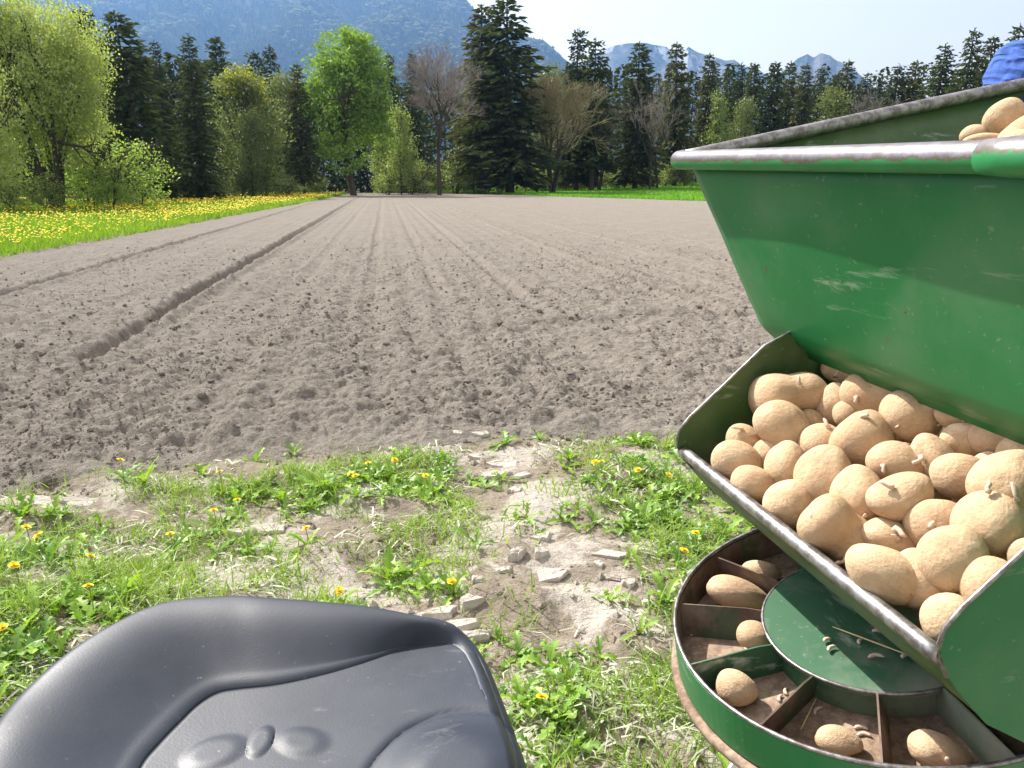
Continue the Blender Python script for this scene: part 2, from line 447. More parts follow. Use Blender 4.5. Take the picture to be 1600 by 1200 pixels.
def field_z(x, y, spacing):
    u = x * RD[1] - y * RD[0]; v = x * RD[0] + y * RD[1]
    z = 0.035 + 0.03 * (fbm(x * 0.5, y * 0.5, 3, 3) - 0.5)
    wig = 0.10 * (fbm(v * 0.35, u * 0.1, 9, 2) - 0.5)
    z += ((0.006 + 0.007 * sstep(0.12, 0.05, spacing)) * np.sin((u + wig) * 2 * math.pi / 0.36) + 0.005 * np.sin((u + wig) * 2 * math.pi / 0.95 + 1)) * (0.4 + 1.2 * vnoise(u * 0.8, v * 0.25, 27))
    for u0, v0, k in FURROWS:
        d = (u - u0 - wig * 0.6 - 0.03 * (vnoise(v * 6, u * 0 + u0, 23) - .5)) / 0.095
        rag = (0.45 + 1.1 * fbm(v * 9.0, u * 7.0, 21, 3))
        on = 0.6 * sstep(v0 - 0.5, v0 + 0.6, v + 0.5 * fbm(u * 6, v * 3, 22, 2)) + 0.4 * sstep(v0 - 0.2, v0 + 3.5, v)
        tr = -0.115 * np.exp(-(d * d) ** 3) + 0.05 * np.exp(-((np.abs(d) - 1.75) / 0.7) ** 2)
        z += k * on * tr * rag
    # headland furrow ploughed across the row ends, broken up
    hy = y - (7.95 + 0.25 * x + 0.25 * np.sin(x * 1.3))
    brk = sstep(0.33, 0.48, fbm(x * 2.2, y * 0.6, 31, 2))
    z += (-0.20 * np.exp(-(hy / 0.17) ** 2) + 0.06 * np.exp(-((hy + 0.22) / 0.12) ** 2)) * brk * sstep(-0.8, 0.6, x)
    z += -0.05 * np.exp(-((y - (6.9 - 0.12 * x)) / 0.12) ** 2) * sstep(0.4, 0.6, fbm(x * 1.7, y * 0.6, 37, 2)) * sstep(0.5, -0.8, x)
    dens = fbm(u * 1.1, v * 0.35, 41, 3)
    for cell, amp, seed in ((0.30, 0.14, 51), (0.15, 0.30, 52), (0.075, 0.42, 53), (0.04, 0.5, 54)):
        w = sstep(0.9, 0.35, spacing / cell)
        if np.any(w > 0):
            z += cell * amp * w * clods(x + 0.02 * vnoise(x * 30, y * 30, 5), y, cell, seed, 0.8) * (0.55 + 0.9 * dens)
    z += 0.010 * (fbm(x * 22, y * 22, 61, 3) - 0.5) * sstep(0.12, 0.03, spacing)
    return z
def verge_z(x, y):
    z = 0.05 * (fbm(x * 1.6, y * 1.6, 71, 4) - 0.55) + 0.012 * (fbm(x * 18, y * 18, 73, 3) - 0.5)
    # old tyre ruts across the bare patch
    tr = np.abs(np.sin((0.55 * x + y) * 6.5 + 1.5 * fbm(x * 1.5, y * 1.5, 77, 2)))
    z += 0.035 * sstep(0.4, 0.95, tr) * sstep(0.45, 0.6, fbm(x * 2.3, y * 2.3, 79, 3))
    z += 0.05 * clods(x, y, 0.10, 81, 0.35) * 0.35
    return z

# ------------------------------------------------------------------ ground sheets
th = np.radians(np.linspace(-75, 75, 61))
rr = np.concatenate([[0.0], np.geomspace(2, 9000, 90)])
full = np.radians(np.linspace(-180, 180, 97))
x = rr[:, None] * np.sin(full)[None]; y = rr[:, None] * np.cos(full)[None]
o = mk('ground', np.stack([x, y, terrain(x, y) - 0.12], -1).reshape(-1, 3), gridF(len(rr), len(full)), MAT['forest_floor'])
tag(o, 'wide flat ground running to the mountains', 'ground', kind='structure')

th = np.radians(np.linspace(-62, 62, 400)); rr = 0.35 * np.exp(np.linspace(0, math.log(9 / 0.35), 290))
x = rr[:, None] * np.sin(th)[None]; y = rr[:, None] * np.cos(th)[None]
z = verge_z(x, y) - 0.10 * sstep(0.0, 1.2, y - near_edge(x) - 0.25)
o = mk('verge', np.stack([x, y, z], -1).reshape(-1, 3), gridF(len(rr), len(th)), MAT['verge'], smooth=True)
tag(o, 'dry rutted earth verge in front of the field', 'verge', kind='structure')
th2 = np.radians(np.linspace(62, 298, 60)); rr2 = np.array([0.35, 1, 2, 4, 9])
x = rr2[:, None] * np.sin(th2)[None]; y = rr2[:, None] * np.cos(th2)[None]
vb = mk('verge', np.stack([x, y, verge_z(x, y) - 0.01], -1).reshape(-1, 3), gridF(len(rr2), len(th2)), MAT['verge'], smooth=True)
tag(vb, 'dry earth verge around the machine', 'verge', kind='structure')

TH = np.radians(np.linspace(-54, 40, 880))
dr = []
r = 2.6
while r < 125:
    dr.append(r); r *= 1 + 0.0032 + 0.0085 * min(1, (r / 40))
RR = np.array(dr)
x = RR[:, None] * np.sin(TH)[None]; y = RR[:, None] * np.cos(TH)[None]
sp = np.repeat(np.gradient(RR)[:, None], len(TH), 1)
edge_n = 0.35 * (fbm(x * 1.3, y * 1.3, 91, 4) - 0.5)
dn = y - near_edge(x) + edge_n                   # distance inside the near edge
z = field_z(x, y, sp)
z = z * sstep(-0.05, 0.5, dn) - 0.06 * sstep(0.12, -0.12, dn) + verge_z(x, y) * sstep(0.6, 0.0, dn)
keep = (dn > -0.15) & (x > meadow_edge(y) - 0.5) & (grain_line(x, y) < 0.8) & (y < 108) & (x < 60)
F = gridF(len(RR), len(TH))
F = F[keep.ravel()[F].all(1)]
o = mk('ploughed_field', np.stack([x, y, z], -1).reshape(-1, 3), F, MAT['soil'], smooth=True)
tag(o, 'bare harrowed potato field with long furrows', 'field', kind='structure')

# ------------------------------------------------------------------ meadow (left) and grain field (right)
def patch(name, mask, xs, ys, mat, lift, label):
    X, Y = np.meshgrid(xs, ys)
    Z = terrain(X, Y) + lift + 0.05 * (fbm(X * 0.4, Y * 0.4, 15, 3) - 0.5)
    F = gridF(*X.shape); k = mask(X, Y).ravel()
    F = F[k[F].all(1)]
    o = mk(name, np.stack([X, Y, Z], -1).reshape(-1, 3), F, mat, smooth=True)
    return tag(o, label, 'field', kind='structure')
in_meadow = lambda x, y: (x < meadow_edge(y) + 0.25 * (vnoise(x * 0.9, y * 0.9, 4) - 0.5)) & (y < 100) & (y > -5)
patch('meadow', lambda x, y: in_meadow(x, y), np.linspace(-75, -8, 90), np.linspace(-5, 100, 180), MAT['meadow_soil'], 0.03, 'flowering green meadow left of the field')
in_grain = lambda x, y: (grain_line(x, y) > 0.25 * (vnoise(x * 0.7, y * 0.7, 8) - 0.5)) & (y < 152)
patch('grain_field', lambda x, y: in_grain(x, y), np.linspace(-14, 95, 130), np.linspace(8, 152, 140), MAT['meadow_soil'], 0.03, 'bright green young grain field on the right')

def blades(px, py, pz, hgt, wid, lean, nseg=2, bend=0.6):
    n = len(px)
    az = rng.uniform(0, 2 * math.pi, n); fa = rng.uniform(0, math.pi, n)
    ts = np.linspace(0, 1, nseg + 1)
    base = np.stack([px, py, pz], 1)
    ld = np.stack([np.cos(az), np.sin(az)], 1) * (lean * hgt)[:, None]
    sd = np.stack([np.cos(fa), np.sin(fa), np.zeros(n)], 1)
    V = np.zeros((n, 2 * nseg + 1, 3))
    for k, t in enumerate(ts):
        c = base.copy()
        c[:, :2] += ld * (t ** 1.7)[..., None] if False else ld * t ** 1.7
        c[:, 2] += hgt * (t - bend * lean * t * t * 0.6)
        w = wid * (1 - t) ** 0.7 * 0.5
        if k < nseg:
            V[:, 2 * k] = c - sd * w[:, None]; V[:, 2 * k + 1] = c + sd * w[:, None]
        else: V[:, 2 * k] = c
    m = 2 * nseg + 1
    i0 = np.arange(n)[:, None] * m
    F4 = np.concatenate([i0 + np.array([2 * k, 2 * k + 1, 2 * k + 3, 2 * k + 2]) for k in range(nseg - 1)]) if nseg > 1 else np.zeros((0, 4), int)
    F3 = i0 + np.array([2 * nseg - 2, 2 * nseg - 1, 2 * nseg])
    return V.reshape(-1, 3), [F3, F4], m

def far_grass(name, mask, n, sampler, mat, h0, h1, label, group=None):
    x, y = sampler(n)
    k = mask(x, y); x, y = x[k], y[k]
    d = np.hypot(x, y)
    z = terrain(x, y) + 0.02
    hgt = rng.uniform(h0, h1, len(x)) * (0.8 + 0.5 * fbm(x * 0.5, y * 0.5, 33, 2))
    V, F, m = blades(x, y, z, hgt, 0.012 + 0.0011 * d, rng.uniform(0.1, 0.7, len(x)), 2)
    patchy = fbm(x * 0.25, y * 0.25, 43, 3)
    t1 = np.clip(patchy * 0.9 + rng.uniform(-0.3, 0.4, len(x)), 0, 1)
    tint = np.repeat(t1, m)
    o = mk(name, V, F, mat, attr={'tint': ('POINT', tint)})
    return tag(o, label, 'grass', kind='stuff')
def meadow_s(n):
    t = rng.uniform(0, 1, n) ** 1.5
    y = 8 + t * 90
    x = meadow_edge(y) - rng.uniform(0, 1, n) ** 1.3 * (6 + y * 0.55)
    return x, y
far_grass('meadow_grass', in_meadow, 68000, meadow_s, MAT['meadow'], 0.16, 0.34, 'lush meadow grass left of the ploughed field')
def grain_s(n):
    y = 10 + rng.uniform(0, 1, n) ** 0.8 * 142
    xe = -5.7 - (y - 101.3) * 0.464 / 0.886
    x = np.maximum(xe, -13) + rng.uniform(0, 1, n) ** 1.4 * 55
    return x, y
far_grass('grain_crop', in_grain, 58000, grain_s, MAT['grain'], 0.22, 0.34, 'dense bright green young grain behind the field')

# meadow dandelions: far too many to count
x, y = meadow_s(24000)
k = in_meadow(x, y) & (fbm(x * 0.3, y * 0.3, 65, 3) + rng.uniform(-0.25, 0.25, len(x)) > 0.43) & (x < meadow_edge(y) - 0.7 * rng.uniform(0, 1, len(x)))
x, y = x[k], y[k]; d = np.hypot(x, y)
z = terrain(x, y) + rng.uniform(0.22, 0.36, len(x))
rad = 0.014 + 0.0006 * d
an = np.linspace(0, 2 * math.pi, 7)[:-1]
tl = rng.normal(0, 0.25, (len(x), 2))
V = np.zeros((len(x), 8, 3))
V[:, :6, 0] = x[:, None] + rad[:, None] * np.cos(an); V[:, :6, 1] = y[:, None] + rad[:, None] * np.sin(an)
V[:, :6, 2] = z[:, None] + rad[:, None] * (tl[:, :1] * np.cos(an) + tl[:, 1:] * np.sin(an))
V[:, 6] = np.stack([x, y, z + 0.55 * rad], 1); V[:, 7] = np.stack([x, y, z - 0.7 * rad], 1)
i0 = np.arange(len(x))[:, None] * 8
F3 = np.concatenate([i0 + np.array([j, (j + 1) % 6, 6]) for j in range(6)])
o = mk('meadow_flowers', V.reshape(-1, 3), F3, MAT['petal'])
tag(o, 'countless yellow dandelion heads in the left meadow', 'flowers', kind='stuff')

# ------------------------------------------------------------------ mountains
def ridge_sheet(name, prof, r0, r1, base_frac, rough, mat, label, seed, nx=260, ny=110, gully=1.0):
    pxs = np.array([p[0] for p in prof], float); el = np.array([p[1] for p in prof], float)
    q = np.linspace(pxs[0], pxs[-1], nx)
    e = np.interp(q, pxs, el)
    t = np.concatenate([np.linspace(0, 1, ny), np.linspace(1.05, 1.25, 5)])
    X = np.zeros((len(t), nx)); Y = X.copy(); Z = X.copy()
    HOR = 284.0
    for j in range(nx):
        r = P(q[j], HOR - e[j]); hd = np.hypot(r[0], r[1]); ux, uy = r[0] / hd, r[1] / hd
        top = r[2] / hd * r1 + CAM_H
        dist = r0 + (r1 - r0) * t
        prof_z = np.where(t <= 1, t ** base_frac, 1 - (t - 1) * 1.3)
        X[:, j] = ux * dist; Y[:, j] = uy * dist; Z[:, j] = top * prof_z
    s = rough
    n1 = fbm(X / s, Y / s, seed, 6, 0.55) - 0.5
    n2 = np.abs(fbm(X / (s * 0.55) + 3, Y / (s * 2.5), seed + 5, 5, 0.55) - 0.5)
    w = np.minimum(t, 1)[:, None]
    amp = np.sin(np.pi * np.clip(w, 0, 1)) * 0.85 + 0.10
    Z = Z + amp * (n1 * 0.55 - n2 * gully) * s * 0.55
    Z = np.maximum(Z, -8 - 20 * (1 - w))
    o = mk(name, np.stack([X, Y, Z], -1).reshape(-1, 3), gridF(len(t), nx), mat, smooth=False)
    tag(o, label, 'mountain', kind='structure')
    return o, X, Y, Z
m = M('forested_slope')
c1 = m.mix(m.ramp(m.noise(0.011, 8, 0.65), [(0.45, 0), (0.56, 1)]), (0.018, 0.034, 0.022), (0.06, 0.075, 0.035))
c1 = m.mix(m.ramp(m.noise(0.0035, 5, 0.6), [(0.55, 0), (0.66, 0.8)]), c1, (0.15, 0.125, 0.095))
MAT['slope'] = m.set(c1, 1.0, 0, m.bump(m.noise(0.05, 6, 0.7), 1.0, 18.0), 0.0)
m = M('rocky_slope')
c1 = m.mix(m.ramp(m.noise(0.003, 8, 0.65), [(0.42, 0), (0.55, 1)]), (0.05, 0.075, 0.06), (0.24, 0.23, 0.22))
geo = m.n('ShaderNodeNewGeometry'); sep = m.n('ShaderNodeSeparateXYZ'); m.l(geo.outputs['Position'], sep.inputs[0])
hi = m.n('ShaderNodeMapRange'); hi.inputs[1].default_value = 480; hi.inputs[2].default_value = 900; m.l(sep.outputs['Z'], hi.inputs[0])
sn = m.n('ShaderNodeMath', operation='MULTIPLY')
m.l(m.ramp(m.noise(0.0055, 7, 0.62, stretch=(1, 1, 0.35)), [(0.56, 0), (0.6, 1)]), sn.inputs[0]); m.l(hi.outputs[0], sn.inputs[1])
MAT['rock'] = m.set(m.mix(sn.outputs[0], c1, (0.88, 0.88, 0.9)), 1.0, 0, m.bump(m.noise(0.01, 8, 0.7), 1.0, 60.0), 0.0)

LEFT = [(-1100, 250), (-600, 300), (-250, 325), (0, 335), (250, 340), (420, 335), (560, 325), (650, 315), (700, 303), (728, 288), (742, 268), (775, 246), (810, 232), (850, 222), (866, 208), (884, 190), (905, 178), (950, 150), (1000, 120), (1060, 85), (1120, 60), (1250, 20)]
o, MX, MY, MZ = ridge_sheet('mountain', LEFT, 1700, 3900, 1.15, 580, MAT['slope'], 'steep forested mountain rising behind the trees on the left', 101, 230, 130)
FAR = [(700, 120), (850, 150), (900, 178), (925, 197), (945, 209), (965, 216), (985, 219), (1010, 218), (1040, 213), (1053, 203), (1062, 200), (1076, 212), (1090, 203), (1104, 199), (1118, 196), (1132, 190), (1147, 191), (1162, 181), (1180, 178), (1200, 166), (1215, 168), (1232, 180), (1246, 193), (1262, 200), (1271, 194), (1283, 202), (1297, 198), (1306, 190), (1322, 184), (1345, 168), (1370, 145), (1400, 128), (1450, 105), (1530, 85), (1650, 95), (1900, 150), (2300, 120)]
ridge_sheet('mountain_range', FAR, 4150, 5050, 1.25, 620, MAT['rock'], 'distant blue rocky peaks with snow streaks above the treeline', 131, 320, 70, 1.0)

# the slope's own wood, one mass: cones and rounded crowns
n = 17000
fj = rng.uniform(0, MX.shape[1] - 1.01, n); fi = rng.uniform(0.05, 1, n) ** 0.8 * 126
i, j = fi.astype(int), fj.astype(int)
a, b = fi - i, fj - j
bil = lambda A: (A[i, j] * (1 - a) + A[i + 1, j] * a) * (1 - b) + (A[i, j + 1] * (1 - a) + A[i + 1, j + 1] * a) * b
x, y, z = bil(MX), bil(MY), bil(MZ)
leafy = (fbm(x / 130, y / 130, 211, 4) + rng.uniform(-0.10, 0.10, n)) > 0.545
vis = (project(x, y, z)[0] > -250) & (project(x, y, z)[0] < 1000)
x, y, z, leafy = x[vis], y[vis], z[vis], leafy[vis]
n = len(x)
an = np.linspace(0, 2 * math.pi, 6)[:-1]
hh = np.where(leafy, rng.uniform(13, 22, n), rng.uniform(18, 32, n)); wd = np.where(leafy, rng.uniform(8, 15, n), rng.uniform(5, 9, n))
V = np.zeros((n, 12, 3)); lo = np.where(leafy, 0.25, 0.0); up = np.where(leafy, 0.72, 0.35)
ro = rng.uniform(0, 6, n)[:, None]
for k, (hf, wf) in enumerate(((lo, np.where(leafy, 0.6, 1.0)), (up, np.where(leafy, 1.0, 0.62)))):
    jit = rng.uniform(0.7, 1.3, (n, 5))
    V[:, k * 5:k * 5 + 5, 0] = x[:, None] + (wd * wf)[:, None] * np.cos(an + ro) * jit
    V[:, k * 5:k * 5 + 5, 1] = y[:, None] + (wd * wf)[:, None] * np.sin(an + ro) * jit
    V[:, k * 5:k * 5 + 5, 2] = (z + hh * hf)[:, None] - 2
V[:, 10] = np.stack([x, y, z + hh], 1); V[:, 11] = np.stack([x, y, z - 2], 1)
i0 = np.arange(n)[:, None] * 12
F4 = np.concatenate([i0 + np.array([k, (k + 1) % 5, 5 + (k + 1) % 5, 5 + k]) for k in range(5)])
F3 = np.concatenate([i0 + np.array([5 + k, 5 + (k + 1) % 5, 10]) for k in range(5)])
tint = np.repeat(np.where(leafy, rng.uniform(0.5, 1.0, n), rng.uniform(0, 0.25, n)), 12)
o = mk('mountain_wood', V.reshape(-1, 3), [F3, F4], MAT['far_tree'], attr={'tint': ('POINT', tint)})
tag(o, 'mixed wood covering the slope of the left mountain', 'wood', kind='stuff')

# ------------------------------------------------------------------ trees (built around the origin, then placed)
def kites(C, D, L, Wd):
    """leaf-shaped quads: centre base C, direction D, length L, width Wd"""
    n = len(C)
    D = D / (np.linalg.norm(D, axis=1)[:, None] + 1e-9)
    rv = rng.normal(0, 1, (n, 3)); S = np.cross(D, rv); S /= np.linalg.norm(S, axis=1)[:, None] + 1e-9
    V = np.zeros((n, 4, 3))
    V[:, 0] = C; V[:, 1] = C + D * (L * 0.5)[:, None] + S * (Wd * 0.5)[:, None]
    V[:, 2] = C + D * L[:, None]; V[:, 3] = C + D * (L * 0.5)[:, None] - S * (Wd * 0.5)[:, None]
    return V.reshape(-1, 3), np.arange(n * 4).reshape(-1, 4)
def seg_tubes(A, B, ra, rb, n=4):
    """many tapered prisms at once"""
    m = len(A); T = B - A; T = T / (np.linalg.norm(T, axis=1)[:, None] + 1e-9)
    A = A - T * (ra * 0.8)[:, None]
    ref = np.where(np.abs(T[:, 2:3]) < 0.9, np.array([[0, 0, 1.0]]), np.array([[1.0, 0, 0]]))
    X = np.cross(T, ref); X /= np.linalg.norm(X, axis=1)[:, None] + 1e-9; Y = np.cross(T, X)
    an = np.linspace(0, 2 * math.pi, n, endpoint=False)
    ring = np.cos(an)[None, :, None] * X[:, None] + np.sin(an)[None, :, None] * Y[:, None]
    V = np.concatenate([A[:, None] + ring * ra[:, None, None], B[:, None] + ring * rb[:, None, None]], 1)
    i0 = np.arange(m)[:, None] * 2 * n
    F = np.concatenate([i0 + np.array([k, (k + 1) % n, n + (k + 1) % n, n + k]) for k in range(n)])
    return V.reshape(-1, 3), F

def spruce_mesh(h, r, clear, dens, seed, mat, shag=1.0):
    g = np.random.default_rng(seed)
    trunk = tube([(0, 0, -0.3), (0.03 * h / 10, 0, h * 0.4), (0, 0.02 * h / 10, h)], [h * 0.019, h * 0.013, 0.02], 7)
    nl = int(h * 2.4 * dens)
    C = []; D = []; L = []; Wd = []; T = []; A = []; B = []
    for k in range(nl):
        f = (k + g.uniform(-.3, .3)) / nl
        zb = h * (clear + (1 - clear) * f)
        prof = min(1.0, (1.02 - f) ** 0.58) * (0.66 + 0.34 * min(1, f / 0.12))
        Rk = r * prof * g.uniform(0.72, 1.12)
        nb = int(5 + 4 * (1 - f))
        a0 = g.uniform(0, 6.28)
        for q in range(nb):
            if g.uniform() < 0.1: continue
            a = a0 + 6.283 * q / nb + g.uniform(-.3, .3)
            Rb = max(0.12, Rk * g.uniform(0.6, 1.18))
            up = (f - 0.45) * 0.7
            dirh = np.array([math.cos(a), math.sin(a)])
            A.append((0, 0, zb)); B.append((dirh[0] * Rb * 0.85, dirh[1] * Rb * 0.85, zb + up * Rb * 0.85 - 0.12 * Rb))
            nc = max(3, int(Rb * 5.5))
            for t in np.linspace(0.18, 1.0, nc):
                zz = zb + up * Rb * t - 0.22 * Rb * t * t + 0.07 * Rb * t ** 4
                side = g.normal(0, 0.10 + 0.09 * Rb * t)
                p = np.array([dirh[0] * Rb * t - dirh[1] * side, dirh[1] * Rb * t + dirh[0] * side, zz])
                for _ in range(2):
                    yaw = a + g.uniform(-1.1, 1.1)
                    d = np.array([math.cos(yaw), math.sin(yaw), g.uniform(-1.1, 0.15) + 0.35 * (f > 0.85)])
                    C.append(p); D.append(d); L.append(g.uniform(0.34, 0.72) * shag * (0.65 + 0.35 * min(1, Rb))); Wd.append(g.uniform(0.14, 0.28) * shag)
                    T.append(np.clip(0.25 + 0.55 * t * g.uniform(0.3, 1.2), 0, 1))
    for k in range(14):                                  # the leader shoot
        C.append((0, 0, h - 0.06 * k * h / 14)); D.append((g.normal(0, .5), g.normal(0, .5), 1)); L.append(0.4); Wd.append(0.12); T.append(0.5)
    V, F = kites(np.array(C), np.array(D), np.array(L), np.array(Wd))
    bt = seg_tubes(np.array(A, float), np.array(B, float), np.full(len(A), 0.035), np.full(len(A), 0.012), 3)
    tr = Acc(); [tr.add(trunk[0], f) if i == 0 else tr.add(trunk[0], f) for i, f in enumerate(trunk[1])]; tr.add(*bt)
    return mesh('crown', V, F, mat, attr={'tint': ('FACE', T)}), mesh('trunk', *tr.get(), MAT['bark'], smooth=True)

def grow(g, p, d, length, rad, depth, out, ends, spread, up, split=(2, 4), shrink=0.72, wob=0.12):
    """recursive branching; out collects segments, ends the twig tips"""
    n = 3
    q = np.array(p, float); dd = np.array(d, float)
    for k in range(n):
        dd = dd + g.normal(0, wob, 3) + np.array([0, 0, up]); dd /= np.linalg.norm(dd)
        nq = q + dd * length / n
        r0 = rad * (1 - 0.3 * k / n); r1 = rad * (1 - 0.3 * (k + 1) / n)
        out.append((q, nq, r0, r1)); q = nq
        if depth > 0 and k > 0 and g.uniform() < 0.55:
            s = dd + g.normal(0, spread, 3); s /= np.linalg.norm(s)
            grow(g, q, s, length * shrink * g.uniform(.6, .95), rad * 0.5, depth - 1, out, ends, spread, up, split, shrink, wob)
    if depth == 0:
        ends.append((q, dd)); return
    for _ in range(g.integers(split[0], split[1])):
        s = dd + g.normal(0, spread, 3); s /= np.linalg.norm(s)
        grow(g, q, s, length * shrink * g.uniform(.8, 1.15), rad * 0.6, depth - 1, out, ends, spread, up, split, shrink, wob)

def skeleton(g, h, stems, trunk_len, rad, depth, spread, up, shrink=0.72, lean=0.0, base_r=0.1):
    out = []; ends = []
    for s in range(stems):
        a = g.uniform(0, 6.28)
        d = np.array([math.cos(a) * (0.25 if stems > 1 else lean), math.sin(a) * (0.25 if stems > 1 else lean), 1.0])
        p = (math.cos(a) * base_r * (stems > 1), math.sin(a) * base_r * (stems > 1), -0.2)
        grow(g, p, d / np.linalg.norm(d), trunk_len, rad, depth, out, ends, spread, up, (2, 4), shrink, 0.08)
    A = np.array([s[0] for s in out]); B = np.array([s[1] for s in out]); ra = np.array([s[2] for s in out]); rb = np.array([s[3] for s in out])
    k = h / max(B[:, 2].max(), 0.1)
    return A * k, B * k, ra, rb, np.array([e[0] for e in ends]) * k, np.array([e[1] for e in ends])

def bare_mesh(h, w, seed, mat, stems=1, depth=5, twig=0.022, spread=0.42, trunk_r=None):
    g = np.random.default_rng(seed)
    A, B, ra, rb, E, ED = skeleton(g, h, stems, h * 0.3, trunk_r or h * 0.016, depth, spread, 0.10, 0.74)
    wx = np.percentile(np.abs(np.concatenate([B[:, 0], B[:, 1]])), 97)
    k = min(1.6, w / max(wx, .1)); sc = np.array([k, k, 1]); A = A * sc; B = B * sc; E = E * sc
    big = ra > twig * 1.6
    tr = seg_tubes(A[big], B[big], ra[big], rb[big], 5)
    nt_ = len(E) * 5
    e = np.repeat(E, 5, 0); d = np.repeat(ED, 5, 0) + g.normal(0, 0.55, (nt_, 3)) + np.array([0, 0, 0.25]); d /= np.linalg.norm(d, axis=1)[:, None]
    A2 = np.concatenate([A[~big], e]); B2 = np.concatenate([B[~big], e + d * g.uniform(0.4, 1.1, nt_)[:, None] * h / 14])
    ra2 = np.concatenate([np.maximum(ra[~big], twig * 0.8), np.full(nt_, twig * 0.75)]); rb2 = np.concatenate([np.maximum(rb[~big], twig * 0.7), np.full(nt_, twig * 0.25)])
    tw = seg_tubes(A2, B2, ra2, rb2, 3)
    return mesh('crown', tw[0], tw[1], mat), mesh('trunk', tr[0], tr[1], MAT['bark'], smooth=True)

def leafy_mesh(h, blobs, seed, mat, nclump, per, leaf, stems=1, trunk_r=0.25, depth=4, droop=0.0, shell=0.45, sig=0.38, lean=0.05, spread=0.5, ymat=None):
    """blobs: (x, y, z, rx, ry, rz) crown masses in metres"""
    g = np.random.default_rng(seed)
    Bl = np.array(blobs, float)
    A, B, ra, rb, E, ED = skeleton(g, h * 0.93, stems, h * 0.32, trunk_r, depth, spread, 0.07, 0.72, lean, 0.3 if trunk_r > 0.1 else 0.03)
    ext = np.abs(Bl[:, :2]).max() + Bl[:, 3].mean() * 0.6
    wx = np.percentile(np.abs(B[:, :2]), 98); k = min(1.8, ext / max(wx, .1)); sc = np.array([k, k, 1]); A = A * sc; B = B * sc
    kp = ra > 0.17 * trunk_r
    tr = seg_tubes(A[kp], B[kp], np.maximum(ra[kp], 0.02), np.maximum(rb[kp], 0.015), 5)
    vol = Bl[:, 3] * Bl[:, 4] * Bl[:, 5]; pick = g.choice(len(Bl), nclump, p=vol ** 0.75 / (vol ** 0.75).sum())
    d = g.normal(0, 1, (nclump, 3)); d /= np.linalg.norm(d, axis=1)[:, None]
    rad = g.uniform(0, 1, nclump) ** shell
    cc = Bl[pick, :3] + d * Bl[pick, 3:6] * rad[:, None] * g.uniform(0.85, 1.12, nclump)[:, None]
    cc = cc[cc[:, 2] > 0.15]
    nclump = len(cc)
    ct = g.uniform(0, 1, nclump)
    C = np.repeat(cc, per, 0) + g.normal(0, sig, (nclump * per, 3)) * np.array([1, 1, 0.7])
    dirs = g.normal(0, 1, (nclump * per, 3)); dirs[:, 2] -= droop
    L = g.uniform(0.7, 1.3, len(C)) * leaf
    V, F = kites(C, dirs, L, L * g.uniform(0.5, 0.8, len(C)))
    T = np.clip(np.repeat(ct, per) * 0.7 + g.uniform(0, 0.4, len(C)), 0, 1)
    return mesh('crown', V, F, mat, attr={'tint': ('FACE', T)}), mesh('trunk', tr[0], tr[1], MAT['bark'], smooth=True)

def put_tree(name, meshes, unit_h, px, top, Yd, label, cat='tree', group=None, wscale=1.0, rot=None, base=None):
    """stand a tree so that its top is seen at (px, top) from the field, Yd metres out"""
    r = P(px, top); k = Yd / r[1]
    X = r[0] * k; Zt = CAM_H + r[2] * k
    if base is not None:                                   # foot further left or right than the tip
        X = P(base, 300)[0] * Yd / P(base, 300)[1]
    zg = float(terrain(np.array(X), np.array(Yd))) - 0.05
    hgt = Zt - zg; s = hgt / unit_h
    o = empty(name, (X, Yd, zg))
    o.rotation_euler = (rng.normal(0, 0.018), rng.normal(0, 0.018), rng.uniform(0, 6.28) if rot is None else rot)
    o.scale = (s * wscale * rng.uniform(.92, 1.08), s * wscale * rng.uniform(.92, 1.08), s)
    for me, nm in zip(meshes, ('crown', 'trunk')):
        c = bpy.data.objects.new(nm, me); COL.objects.link(c); c.parent = o
    tag(o, label, cat, group)
    return o

